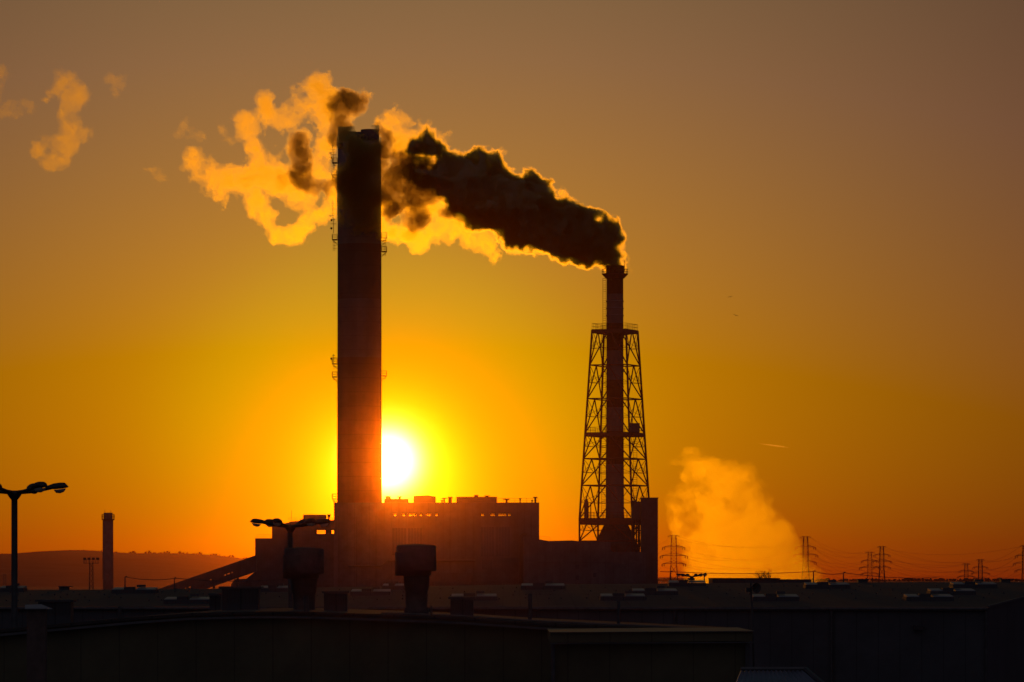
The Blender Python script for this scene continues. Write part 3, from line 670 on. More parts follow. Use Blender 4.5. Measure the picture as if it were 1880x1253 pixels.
for row, v in enumerate((.30, .46, .63, .80)):
    for i in range(88):
        if rnd.random() < .55:
            p = rp((i + .3 * row) / 90, v + rnd.uniform(-.02, .02)); q.box(p.x - .05, p.x + .05, p.y - .05, p.y + .05, p.z - .02, p.z + .09)
sg = part(q, 'snow_guard', M['steel'], hall); sg['kind'] = 'stuff'
def roofpt(px, py):
    best = None
    for j in range(121):
        v = j / 120; lo, hi = 0, 1
        for _ in range(18):
            u = (lo + hi) / 2; p = rp(u, v)
            if CX + p.x / p.y * F < px: lo = u
            else: hi = u
        p = rp(u, v); e_ = abs(HY - (p.z - CZ) / p.y * F - py)
        if best is None or e_ < best[0]: best = (e_, p)
    return best[1]
def skylight(px, py, w, label):
    p = roofpt(px, py); s = p.y / F; W_ = w * s; D = 2.6; hc = .24
    t = thing('skylight', label, 'skylight', p, 'box skylights on the factory hall roof')
    x0, x1 = p.x - W_ / 2, p.x + W_ / 2; z = p.z
    q = MB(); q.box(x0, x1, p.y, p.y + D, z - .05, z + hc); part(q, 'curb', M['clad_dark'], t)
    for a, c_ in ((.02, .27), (.56, .98)):
        q = MB(); xa, xc = x0 + W_ * a, x0 + W_ * c_
        q.add([(xa, p.y - .03, z + hc + .01), (xc, p.y - .03, z + hc + .01), (xc, p.y + D, z + hc + .01), (xa, p.y + D, z + hc + .01), (xa, p.y + .02, z + hc + .06), (xc, p.y + .02, z + hc + .06), (xc, p.y + D, z + hc + .17), (xa, p.y + D, z + hc + .17)], BF); part(q, 'glazing', M['glazing'], t)
    q = MB(); q.box(x0 + W_ * .28, x0 + W_ * .52, p.y + .3, p.y + 1.2, z + hc + .005, z + hc + .2); q.box(x0 + W_ * .54, x0 + W_ * .72, p.y + 1.3, p.y + 2.2, z + hc + .18, z + hc + .34); part(q, 'vent_box', M['clad_dark'], t)
SK = [(20, 1087, 46, 'skylight cut by the left edge behind the near street lamp'), (245, 1090, 82, 'skylight on the roof edge just right of the short plain chimney'),
      (343, 1109, 86, 'skylight in front of the sloping conveyor, left of the slatted roof vent'), (505, 1087, 60, 'skylight behind the middle lamp post, below the power station wing'),
      (680, 1094, 74, 'skylight just left of the right-hand mushroom roof fan'), (722, 1083, 40, 'small far skylight partly hidden behind the right-hand mushroom roof fan'), (870, 1103, 86, 'skylight behind the small box vent right of the right-hand mushroom roof fan'),
      (997, 1083, 82, 'skylight below the right end of the long power station hall'), (1144, 1103, 84, 'skylight in the nearest row behind the right roof pipe'), (1203, 1093, 84, 'skylight in the middle row below the stair tower'),
      (1262, 1077, 68, 'skylight on the ridge under the small far roof lamp'), (1425, 1104, 86, 'skylight right of the dish aerial'), (1520, 1081, 82, 'skylight on the ridge right of the rising steam'),
      (1708, 1104, 88, 'nearest of the three skylights close to the right corner of the hall'), (1750, 1093, 84, 'middle one of the three skylights close to the right corner of the hall'), (1790, 1080, 82, 'farthest of the three skylights close to the right corner of the hall')]
for a in SK: skylight(*a)
def cowl(px, w, h, label):
    p = rdg((px + 140) / 2125.0); s = S(YR); q = MB(); q.box(p.x - w * s / 2, p.x + w * s / 2, p.y - .6, p.y + .6, p.z - .1, p.z + h * s)
    q.box(p.x - w * s / 2 - .05, p.x + w * s / 2 + .25, p.y - .7, p.y + .7, p.z + h * s + .003, p.z + h * s + .06); tag(q.build('roof_cowl', M['clad_dark'], loc=tuple(p)), label, 'roof vent', 'small ridge boxes')
cowl(118, 16, 5, 'small dark box on the roof ridge left of the floodlight mast'); cowl(1583, 17, 5, 'small dark box on the roof ridge below the near pair of pylons'); cowl(1845, 17, 5, 'small dark box on the roof ridge near the right edge'); cowl(470, 14, 3, 'small dark box on the roof ridge below the conveyor top')
# lightning wire posts
def post(px, top, label, Yp=YR):
    p = rdg((px + 140) / 2125.0); q = MB(); z1 = Z(top, p.y); q.tube((p.x, p.y, p.z - .1), (p.x, p.y, z1), .055, .04); q.tube((p.x, p.y, z1), (p.x + .14, p.y, z1 + .05), .04)
    tag(q.build('wire_post', M['steel'], loc=tuple(p)), label, 'post', 'lightning wire posts on the hall ridge'); return Vector((p.x + .1, p.y, z1))
pp = [post(229.5, 1060, 'thin post on the ridge just right of the short plain chimney'), post(320, 1062, 'thin post on the ridge before the sloping conveyor'), post(1231, 1050, 'thin post on the ridge in front of the first pylon'), post(1293, 1053.5, 'thin post on the ridge right of the far roof lamp'), post(1493.5, 1049.5, 'thin post on the ridge at the foot of the second pylon'), post(1548.5, 1052, 'thin post on the ridge left of the near pair of pylons')]
def wire(a, c_, label, sag=.15, r=.022):
    q = MB(); q.path([a.lerp(c_, k / 8) - Vector((0, 0, sag * 4 * k / 8 * (1 - k / 8))) for k in range(9)], r, 4); tag(q.build('lightning_wire', M['wire'], loc=tuple(a)), label, 'wire', 'wires between the ridge posts')
wire(pp[0], pp[1], 'thin wire between the two posts left of the conveyor'); wire(pp[1], Vector((X(520, YR), YR, pp[1].z - .1)), 'thin wire running right from the post before the conveyor'); wire(pp[2], pp[4], 'thin wire across the foot of the steam'); wire(pp[4], pp[5], 'thin wire between the two posts right of the steam'); wire(Vector((X(1212, YR), YR, pp[2].z + .02)), pp[2], 'short thin wire from the stair tower to the post before the first pylon', .02); wire(pp[5], Vector((X(1720, YR), YR, pp[5].z - .35)), 'thin wire running right from the last post')

# dark far shed behind the hall, with bare shrubs
YD = 620.0
shed = thing('far_shed', 'long dark flat shed below the steam, beyond the factory hall ridge', 'shed', (X(1400, YD), YD, 0))
q = MB(); q.box(X(1308, YD), X(1432, YD), YD, YD + 12, 0, Z(1062.5, YD)); q.box(X(1432, YD) + .01, X(1490, YD), YD + .5, YD + 12, 0, Z(1064, YD)); part(q, 'wall', M['clad_dark'], shed)
q = MB(); q.box(X(1307, YD), X(1433, YD), YD - .3, YD + 12.3, Z(1062.4, YD), Z(1061.4, YD)); part(q, 'roof', M['steel'], shed)
for px, lab in ((1398, 'left of two bare twiggy shrubs behind the dark far shed'), (1412, 'right of two bare twiggy shrubs behind the dark far shed')):
    q = MB(); bx = X(px, YD + 30); zz = Z(1068, YD + 30)
    q.tube((bx, YD + 30, 0), (bx, YD + 30, zz), .15)
    for k in range(16):
        a = rnd.uniform(-.8, .8); L = rnd.uniform(.6, 1.9); m_ = Vector((bx + math.sin(a) * L * .5, YD + 30 + rnd.uniform(-.4, .4), zz + math.cos(a) * L * .5)); e_ = m_ + Vector((math.sin(a * 1.3) * L * .5, 0, math.cos(a) * L * .5))
        q.path([(bx, YD + 30, zz - .2), m_, e_], [.05, .035, .02], 4)
        f_ = m_.lerp(e_, .4); q.tube(f_, f_ + Vector((rnd.uniform(-.4, .4), 0, .4)), .025, n=4)
    tag(q.build('bare_shrub', M['bark'], loc=(bx, YD + 30, 0)), lab, 'shrub', 'bare shrubs behind the far shed')

YW = 480.0
fn = thing('fence', 'low dark post fence at the foot of the long power station hall', 'fence', (X(810, YW), YW, 0))
q = MB()
for k in range(46):
    x = X(700 + k * 5, YW); q.box(x - .05, x + .05, YW, YW + .1, 0, Z(1067.5 + rnd.random(), YW))
part(q, 'post', M['steel'], fn)
q = MB(); q.tube((X(700, YW), YW - .06, Z(1069, YW)), (X(925, YW), YW - .06, Z(1069, YW)), .05, n=4); part(q, 'rail', M['steel'], fn)
# ------------------------------------------------------------------ lamp masts
def lamp_mast(px, pyarm, Y, label, rot=10, pole_r=.085):
    x = X(px, Y); z = Z(pyarm, Y)
    t = thing('lamp_mast', label, 'street lamp', (x, Y, 0), 'six-armed lamp masts')
    q = MB(); q.path([(x, Y, 0), (x, Y, z * .5), (x, Y, z - .12)], [pole_r * 1.35, pole_r * 1.1, pole_r], 12); part(q, 'pole', M['lamp'], t, True)
    q = MB(); q.lathe([(pole_r, z - .2), (.15, z - .12), (.2, z - .04), (.2, z + .03), (.08, z + .06)], 14, (x, Y)); part(q, 'hub', M['lamp'], t, True)
    for k in range(6):
        a = math.radians(rot + 60 * k); c_, s_ = math.cos(a), math.sin(a)
        def P(r_, h, o=0.0): return Vector((x + c_ * r_ - s_ * o, Y + s_ * r_ + c_ * o, z + h))
        q = MB(); q.path([P(.05, 0), P(.45, .03), P(.8, .09), P(1.0, .13)], [.055, .05, .045, .04], 8); part(q, 'arm', M['lamp'], t, True)
        q = MB(); vs = []; n = 10; secs = [(.86, .115, .045, .04), (.95, .125, .10, .085), (1.10, .14, .145, .125), (1.28, .16, .155, .13), (1.40, .175, .135, .11), (1.455, .18, .06, .05)]
        for (r_, h, w, th_) in secs:
            for m in range(n):
                b_ = 2 * PI * m / n; vs.append(P(r_ - .03 * math.sin(b_), h + th_ * math.sin(b_) * (1 if math.sin(b_) > 0 else .35), w * math.cos(b_)))
        q.add(vs, [(i * n + m, i * n + (m + 1) % n, (i + 1) * n + (m + 1) % n, (i + 1) * n + m) for i in range(len(secs) - 1) for m in range(n)] + [tuple(range(n - 1, -1, -1)), tuple((len(secs) - 1) * n + m for m in range(n))])
        hd = part(q, 'lamp_head', M['lamp'], t, True)
        q = MB(); vs = []
        for (r_, h, w, th_) in [(1.08, .085, .09, .02), (1.14, .085, .125, .09), (1.25, .1, .13, .115), (1.35, .115, .115, .09), (1.40, .12, .06, .02)]:
            for m in range(n):
                b_ = PI + PI * m / (n - 1); vs.append(P(r_, h + th_ * math.sin(b_), w * math.cos(b_)))
        q.add(vs, [(i * n + m, i * n + m + 1, (i + 1) * n + m + 1, (i + 1) * n + m) for i in range(4) for m in range(n - 1)]); part(q, 'lamp_lens', M['lens'], hd, True)
lamp_mast(26.5, 905, 128, 'street lamp mast at the left edge, nearest and tallest of the three', 10)
lamp_mast(533, 967, 170, 'street lamp mast in the middle, its lamps before the power station wing', 10)
lamp_mast(1270, 1059, 430, 'far street lamp mast peeping over the roof ridge below the steam', 10)

# ------------------------------------------------------------------ near roofs
YN = 122.0
nh = thing('near_shed', 'dark low gabled shed filling the lower left foreground', 'shed', (X(500, YN), YN, 0))
gp = [(-160, 1178), (0, 1160), (120, 1149), (240, 1138), (350, 1130), (470, 1127), (560, 1127.5), (700, 1132), (850, 1138), (980, 1147), (1200, 1157), (1376, 1166)]
poly = [(X(gp[0][0], YN), 0), (X(gp[-1][0], YN), 0)] + [(X(a, YN), Z(b_ + .8, YN)) for a, b_ in reversed(gp)]
q = MB(); q.prism(poly, YN, YN + 14); part(q, 'wall', M['near_wall'], nh)
q = MB(); vs = []
for a, b_ in gp:
    x = X(a, YN); z = Z(b_, YN); vs += [(x, YN - .18, z - .02), (x, YN - .18, z + .06), (x, YN + 14.2, z + .06), (x, YN + 14.2, z - .02)]
n = len(gp); fs = [(i * 4 + k, (i + 1) * 4 + k, (i + 1) * 4 + (k + 1) % 4, i * 4 + (k + 1) % 4) for i in range(n - 1) for k in range(4)] + [(0, 1, 2, 3), tuple((n - 1) * 4 + k for k in (3, 2, 1, 0))]
q.add(vs, fs); part(q, 'roof', M['roof'], nh)
q = MB(); vs = []
for a, b_ in gp:
    x = X(a, YN); z = Z(b_ + 5, YN); vs += [(x, YN - .26, z - .05), (x, YN - .26, z + .015), (x, YN - .05, z + .015), (x, YN - .05, z - .05)]
q.add(vs, fs); part(q, 'verge_trim', M['flash'], nh)
for dx0, dx1, off in ((640, 1376, -2.5), (700, 1376, -6.0)):
    pts = [(a, b_) for a, b_ in gp if dx0 <= a <= dx1]; q = MB(); q.path([(X(a, YN + 1.5), YN + 1.5, Z(b_ + off + 1.0, YN + 1.5) + .02) for a, b_ in pts], .03, 4); part(q, 'roof_rail', M['flash'], nh)

YQ = 112.0
nb2 = thing('near_block', 'dark flat-topped block with a coping, lower right of the near shed', 'shed', (X(1195, YQ), YQ, 0))
q = MB(); q.box(X(1018, YQ), X(1374, YQ), YQ, YQ + 8, 0, Z(1181, YQ)); part(q, 'wall', M['near_wall'], nb2)
q = MB(); q.add([(X(1010, YQ), YQ - .25, Z(1180, YQ)), (X(1380, YQ), YQ - .25, Z(1177, YQ)), (X(1380, YQ), YQ + 8, Z(1177, YQ)), (X(1010, YQ), YQ + 8, Z(1180, YQ)), (X(1010, YQ), YQ - .25, Z(1161, YQ)), (X(1382, YQ), YQ - .25, Z(1158.5, YQ)), (X(1382, YQ), YQ + 8, Z(1158.5, YQ)), (X(1010, YQ), YQ + 8, Z(1161, YQ))], BF); part(q, 'parapet', M['near_wall'], nb2)
for dy in (1159.6, 1179.6):
    q = MB(); q.add([(X(1009, YQ), YQ - .32, Z(dy + 3.2, YQ)), (X(1384, YQ), YQ - .32, Z(dy + .8, YQ)), (X(1384, YQ), YQ + 8.1 if dy < 1170 else YQ - .255, Z(dy + .8, YQ)), (X(1009, YQ), YQ + 8.1 if dy < 1170 else YQ - .255, Z(dy + 3.2, YQ)), (X(1009, YQ), YQ - .32, Z(dy + 1.2, YQ)), (X(1384, YQ), YQ - .32, Z(dy - 1.2, YQ)), (X(1384, YQ), YQ + 8.1 if dy < 1170 else YQ - .255, Z(dy - 1.2, YQ)), (X(1009, YQ), YQ + 8.1 if dy < 1170 else YQ - .255, Z(dy + 1.2, YQ))], BF); part(q, 'coping', M['flash'] if dy > 1170 else M['steel'], nb2)
q = MB(); q.box(X(1368, YQ), X(1376, YQ), YQ - .12, YQ - .005, 0, Z(1182, YQ)); part(q, 'corner_post', M['steel'], nb2)
q = MB(); q.box(X(1012, YQ), X(1019, YQ), YQ - .12, YQ + .5, 0, Z(1182, YQ)); part(q, 'corner_post', M['steel'], nb2)

# corrugated roof at the bottom right
YV = 84.0
cr = thing('lean_to', 'small building with a pale corrugated metal roof in the bottom right foreground', 'shed', (X(1440, YV), YV, 0))
zr = Z(1231.5, YV); xr0, xr1 = X(1360, YV), X(1477, YV); dv = 3.2; zl = zr - .75
q = MB(); vs = []; nw = 61
for j in range(2):
    for i in range(nw):
        u = i / (nw - 1); x = (xr0 + (xr1 - xr0) * u) if j else (xr0 - .5 + (xr1 + .75 - xr0 + .5) * u)
        zz = (zr if j else zl) + .022 * math.sin(u * (nw - 1) * PI / 2.0)
        vs.append((x, YV if j else YV - dv, zz))
q.add(vs, [(i, i + 1, nw + i + 1, nw + i) for i in range(nw - 1)]); part(q, 'corrugated_roof', M['sheet'], cr)
q = MB(); q.path([(xr1 + .02, YV, zr + .02), (xr1 + .77, YV - dv, zl + .02)], .05, 6); part(q, 'verge_trim', M['clad_dark'], cr)
q = MB(); q.path([(xr0, YV, zr + .03), (xr1 + .02, YV, zr + .03)], .04, 6); part(q, 'ridge_cap', M['flash'], cr)
q = MB(); q.box(xr0, xr1, YV - 2.9, YV, 0, zl - .05); part(q, 'wall', M['near_wall'], cr)

# roof furniture ---------------------------------------------------
def roof_fan(px, top, Y, label, m):
    s = S(Y); x = X(px, Y)
    t = thing('roof_fan', label, 'roof fan', (x, Y, Z(top + 133, Y)), 'mushroom roof fans')
    q = MB(); q.lathe([(23 * s, Z(top + 134, Y)), (23 * s, Z(top + 117, Y)), (20 * s, Z(top + 115, Y)), (20.5 * s, Z(top + 85, Y)), (22.5 * s, Z(top + 82, Y)), (24 * s, Z(top + 57, Y)), (24 * s, Z(top + 45, Y))], 32, (x, Y)); part(q, 'neck', m, t, True)
    q = MB(); q.lathe([(24 * s, Z(top + 49, Y)), (36.5 * s, Z(top + 48, Y)), (37 * s, Z(top + 46, Y)), (36.5 * s, Z(top + 3, Y)), (34 * s, Z(top + 1, Y)), (18 * s, Z(top - .6, Y)), (2 * s, Z(top - 1, Y))], 40, (x, Y)); part(q, 'hood', m, t, True)
    q = MB(); q.lathe([(25 * s, Z(top + 57, Y)), (33 * s, Z(top + 56.5, Y)), (33 * s, Z(top + 14, Y)), (25 * s, Z(top + 14, Y))], 24, (x - 6 * s, Y - .05)); part(q, 'skirt', m, t, True)
    q = MB(); q.box(x - 27 * s, x + 27 * s, Y - 27 * s, Y + 27 * s, Z(top + 137, Y), Z(top + 131, Y)); part(q, 'base', M['steel'], t)
roof_fan(764.5, 1000.5, 126, 'mushroom roof fan in front of the long power station hall, the right-hand one of two', M['galv'])
roof_fan(558.5, 1006, 130, 'mushroom roof fan beside the middle street lamp, the left-hand one of two', M['galv'])
def box_vent(px, top, w, h, Y, label, slats=5):
    s = S(Y); x = X(px, Y); z0, z1 = Z(top + h, Y), Z(top, Y); W_ = w * s
    t = thing('box_vent', label, 'roof vent', (x, Y, z0), 'box vents with louvres on the near roofs')
    q = MB(); q.box(x - W_ * .44, x + W_ * .44, Y, Y + W_ * .8, z0, z1 - .07); part(q, 'casing', M['clad_dark'], t)
    q = MB(); q.box(x - W_ * .52, x + W_ * .52, Y - .08, Y + W_ * .9, z1 - .065, z1); part(q, 'lid', M['steel'], t)
    q = MB()
    for k in range(slats * 2): xx = x - W_ * .40 + W_ * .8 * k / (slats * 2 - 1); q.box(xx - .012, xx + .012, Y - .03, Y - .004, z0 + (z1 - z0) * .42, z1 - .12)
    part(q, 'louvre', M['galv'], t)
box_vent(848, 1096, 48, 44, 124, 'box vent with a flat lid just right of the right-hand mushroom fan'); box_vent(616, 1085, 48, 45, 128, 'box vent with a flat lid between the two mushroom fans')
box_vent(100, 1101, 68, 48, 124, 'wide box vent near the left edge behind the brick flue'); box_vent(441, 1077, 76, 54, 132, 'widest box vent, left of the middle lamp post')
box_vent(395, 1090, 24, 38, 140, 'narrow plain vent box beside the widest box vent', 3)
def pipe(px, top, bot, r, Y, label):
    x = X(px, Y); q = MB(); q.lathe([(r, Z(bot, Y)), (r, Z(top, Y)), (r * .8, Z(top, Y)), (r * .8, Z(top + 6, Y))], 14, (x, Y)); tag(q.build('vent_pipe', M['steel'], smooth=False, loc=(x, Y, Z(bot, Y))), label, 'pipe', 'bare vent pipes on the near roofs')
pipe(973, 1090, 1150, .05, 124, 'thin vent pipe on the near roof right of the box vents'); pipe(1135.5, 1104, 1158, .045, 124, 'thin vent pipe above the flat-topped block'); pipe(219.5, 1114, 1142, .05, 124, 'short thin vent pipe on the left near roof'); pipe(562, 1094, 1130, .07, 122.5, 'short stout pipe in front of the left-hand mushroom fan'); pipe(792, 1112, 1136, .03, 123, 'very thin short pipe right of the right-hand mushroom fan')
# brick flue at the left
YK2 = 108.0
bf = thing('brick_flue', 'brick flue with a pale cap slab at the lower left, beside the left lamp post', 'chimney', (X(66, YK2), YK2, 0))
q = MB(); q.box(X(49, YK2), X(83, YK2), YK2, YK2 + .45, 0, Z(1119, YK2)); part(q, 'stack', M['brick'], bf)
q = MB(); a = YK2 - .12
q.add([(X(46, a), a, Z(1119, a) + .003), (X(86, a), a, Z(1119, a) + .003), (X(92, a), a + .7, Z(1119, a) + .003), (X(40, a), a + .7, Z(1119, a) + .003), (X(46, a), a, Z(1116.5, a)), (X(86, a), a, Z(1116.5, a)), (X(70, a), a + .7, Z(1110, a)), (X(40, a), a + .7, Z(1111, a))], BF); part(q, 'cap_slab', M['concrete'], bf)
# dish aerial
YA = 116.0
da = thing('dish_aerial', 'small round dish aerial on a thin pole at the right end of the near shed', 'aerial', (X(1380, YA), YA, 0))
q = MB(); q.path([(X(1385, YA), YA, Z(1252, YA)), (X(1382, YA), YA, Z(1150, YA)), (X(1378, YA), YA, Z(1069, YA))], .028, 6); part(q, 'pole', M['steel'], da)
q = MB(); n = 20; ring0 = []; c0 = at(1389, 1080, YA - .1); rd = 9.5 * S(YA)
for r_, dpt in ((.05, .06), (.5, .045), (.85, .015), (1.0, 0)):
    ring0 += [(c0.x + rd * r_ * .85 * math.cos(2 * PI * k / n) - dpt, c0.y + dpt, c0.z + rd * r_ * math.sin(2 * PI * k / n)) for k in range(n)]
q.add(ring0, [(i * n + k, i * n + (k + 1) % n, (i + 1) * n + (k + 1) % n, (i + 1) * n + k) for i in range(3) for k in range(n)] + [tuple(range(n))]); part(q, 'dish', M['galv'], da, True)
q = MB(); q.tube(c0 + Vector((-.05, .03, 0)), (X(1379, YA), YA, Z(1077, YA)), .02); q.tube(c0 + Vector((0, 0, -rd)), c0 + Vector((-.02, -.22, -.02)), .012, n=4); part(q, 'feed_arm', M['steel'], da)
q = MB(); p = at(1374.5, 1083, YA); q.box(p.x - .07, p.x + .035, YA - .06, YA + .06, p.z - .07, p.z + .05); part(q, 'junction_box', M['lamp'], da)

# ------------------------------------------------------------------ birds
def bird(px, py, Y, span, roll, label):
    p = at(px, py, Y); q = MB(); h = span / 2
    body = [(-.20, .01), (-.1, .05), (.05, .065), (.16, .045), (.22, .02)]; vs = []; n = 6
    ca, sa = math.cos(.5), math.sin(.5)
    for a, r_ in body: vs += [(p.x + ca * a * span, p.y + sa * a * span + r_ * span * .7 * math.cos(2 * PI * k / n), p.z + r_ * span * .8 * math.sin(2 * PI * k / n)) for k in range(n)]
    q.add(vs, [(i * n + k, i * n + (k + 1) % n, (i + 1) * n + (k + 1) % n, (i + 1) * n + k) for i in range(4) for k in range(n)] + [tuple(range(n)), tuple(4 * n + k for k in range(n))])
    for sx in (-1, 1):
        c_, s_ = math.cos(roll * sx), math.sin(roll)
        for (a0, z0, w0), (a1, z1, w1) in (((.02, 0, .17), (.5, .16, .13)), ((.5, .16, .13), (1.0, .06, .02))):
            def P(a, z, w, t): return (p.x + sx * a * h, p.y + w * span * .5, p.z + z * h * 1.1 - sx * a * h * roll + t)
            q.add([P(a0, z0, -w0, -.012), P(a1, z1, -w1, -.012), P(a1, z1, w1, -.012), P(a0, z0, w0, -.012), P(a0, z0, -w0, .02), P(a1, z1, -w1, .02), P(a1, z1, w1, .02), P(a0, z0, w0, .02)], BF)
    tag(q.build('bird', M['bird'], loc=tuple(p)), label, 'bird', 'birds in flight')
bird(1340.5, 545.5, 620, .62, -.25, 'upper one of the two tiny birds flying right of the lattice chimney'); bird(1351, 579.5, 620, .68, .3, 'lower one of the two tiny birds flying right of the lattice chimney')

# ------------------------------------------------------------------ smoke and steam: closed surfaces filled with scattering volume
def vol_mat(name, dens, col, g, iso=.07, isocol=(.88, .70, .92), tex=None):
    """scattering air; tex = (scale, low, high, seed) lets the density vary in fibrous wisps"""
    m = bpy.data.materials.new(name); m.use_nodes = True; t = m.node_tree; t.nodes.clear()
    o = t.nodes.new('ShaderNodeOutputMaterial'); a = t.nodes.new('ShaderNodeVolumePrincipled'); b_ = t.nodes.new('ShaderNodeVolumeScatter'); ad = t.nodes.new('ShaderNodeAddShader')
    a.inputs['Color'].default_value = (*col, 1); a.inputs['Density'].default_value = dens * (1 - iso); a.inputs['Anisotropy'].default_value = g
    b_.inputs['Color'].default_value = (*isocol, 1); b_.inputs['Density'].default_value = dens * iso; b_.inputs['Anisotropy'].default_value = 0.0
    if tex:
        sc, lo, hi, seed = tex
        tcn = t.nodes.new('ShaderNodeTexCoord'); mp = t.nodes.new('ShaderNodeMapping'); mp.inputs['Location'].default_value = (seed, seed * .7, -seed)
        t.links.new(tcn.outputs['Object'], mp.inputs[0])
        n = t.nodes.new('ShaderNodeTexNoise'); n.inputs['Scale'].default_value = 1 / sc; n.inputs['Detail'].default_value = 5; n.inputs['Roughness'].default_value = .68; n.inputs['Distortion'].default_value = .6
        t.links.new(mp.outputs[0], n.inputs['Vector'])
        mr = t.nodes.new('ShaderNodeMapRange'); mr.inputs[1].default_value = lo; mr.inputs[2].default_value = hi; mr.inputs[3].default_value = 0.0; mr.inputs[4].default_value = dens * 2.2
        t.links.new(n.outputs[0], mr.inputs[0]); q_ = NB(t)
        t.links.new(q_.m('MULTIPLY', mr.outputs[0], 1 - iso), a.inputs['Density']); t.links.new(q_.m('MULTIPLY', mr.outputs[0], iso), b_.inputs['Density'])
    t.links.new(a.outputs[0], ad.inputs[0]); t.links.new(b_.outputs[0], ad.inputs[1])
    t.links.new(a.outputs[0] if iso <= 0 else b_.outputs[0] if iso >= 1 else ad.outputs[0], o.inputs['Volume'])   # few closures: only eight can overlap
    return m
class Noise:
    def __init__(s, seed):
        s.L = np.random.default_rng(seed).random((32, 32, 32)).astype(np.float32)
    def __call__(s, P):
        i = np.floor(P).astype(np.int32); f = (P - i).astype(np.float32); f = f * f * (3 - 2 * f); i &= 31; j = (i + 1) & 31; L = s.L
        x0, y0, z0 = i[..., 0], i[..., 1], i[..., 2]; x1, y1, z1 = j[..., 0], j[..., 1], j[..., 2]; fx, fy, fz = f[..., 0], f[..., 1], f[..., 2]
        a = L[x0, y0, z0] * (1 - fx) + L[x1, y0, z0] * fx; b_ = L[x0, y1, z0] * (1 - fx) + L[x1, y1, z0] * fx
        c_ = L[x0, y0, z1] * (1 - fx) + L[x1, y0, z1] * fx; d = L[x0, y1, z1] * (1 - fx) + L[x1, y1, z1] * fx
        return (a * (1 - fy) + b_ * fy) * (1 - fz) + (c_ * (1 - fy) + d * fy) * fz
def fbm(P, seed, scale, octs, gain=.55, billow=False):
    out = 0; amp = 1; tot = 0
    for o in range(octs):
        n = Noise(seed + o)(P / scale + 13.7 * o)
        if billow: n = 1 - np.abs(2 * n - 1) * 1.6
        out = out + amp * (n - .5); tot += amp; amp *= gain; scale /= 2.07
    return out / tot * 2
def nets(Fd, org, h):
    """surface nets: closed mesh of Fd = 0 on a regular grid"""
    Fd = Fd.copy(); Fd[0] = Fd[-1] = -1; Fd[:, 0] = Fd[:, -1] = -1; Fd[:, :, 0] = Fd[:, :, -1] = -1
    ins = Fd > 0; nx, ny, nz = Fd.shape
    cnt = np.zeros((nx - 1, ny - 1, nz - 1), np.int8); cr = [(a, b_, c_) for a in (0, 1) for b_ in (0, 1) for c_ in (0, 1)]
    for a, b_, c_ in cr: cnt += ins[a:nx - 1 + a, b_:ny - 1 + b_, c_:nz - 1 + c_]
    act = (cnt > 0) & (cnt < 8); idx = -np.ones(act.shape, np.int64); cells = np.argwhere(act); idx[act] = np.arange(len(cells))
    acc = np.zeros((len(cells), 3)); num = np.zeros(len(cells))
    for p in cr:
        for ax in range(3):
            if p[ax]: continue
            q_ = list(p); q_[ax] = 1
            fa = Fd[tuple((cells + p).T)]; fb = Fd[tuple((cells + q_).T)]; cross = (fa > 0) != (fb > 0)
            t = np.where(cross, fa / np.where(fa == fb, 1, fa - fb), 0)
            pos = np.array(p, float)[None, :].repeat(len(cells), 0); pos[:, ax] += t
            acc[cross] += pos[cross]; num[cross] += 1
    V = (cells + acc / num[:, None]) * h + np.array(org)
    Q = []
    for ax in range(3):
        a, b_ = [(1, 2), (2, 0), (0, 1)][ax]
        sl0 = [slice(None)] * 3; sl1 = [slice(None)] * 3; sl0[ax] = slice(0, -1); sl1[ax] = slice(1, None)
        i0, i1 = ins[tuple(sl0)], ins[tuple(sl1)]
        for flip, mask in ((False, i0 & ~i1), (True, ~i0 & i1)):
            e_ = np.argwhere(mask)
            if not len(e_): continue
            da_ = np.zeros(3, int); da_[a] = 1; db = np.zeros(3, int); db[b_] = 1
            c00, c10, c11, c01 = e_ - da_ - db, e_ - db, e_, e_ - da_
            qd = np.stack([idx[tuple(c.T)] for c in (c00, c10, c11, c01)], 1)
            Q.append(qd[:, ::-1] if flip else qd)
    return V, np.concatenate(Q)
def np_mesh(name, V, Q, m, parent=None, smooth=True, loc=(0, 0, 0)):
    me = bpy.data.meshes.new(name); V = V - np.array(loc)
    me.vertices.add(len(V)); me.vertices.foreach_set('co', V.astype(np.float32).ravel())
    me.loops.add(Q.size); me.loops.foreach_set('vertex_index', Q.astype(np.int32).ravel())
    me.polygons.add(len(Q)); me.polygons.foreach_set('loop_start', np.arange(0, Q.size, 4, dtype=np.int32))
    me.update(calc_edges=True); me.validate(); me.materials.append(m)
    o = bpy.data.objects.new(name, me); COL.objects.link(o)
    if parent: o.parent = parent
    else: o.location = loc
    return o
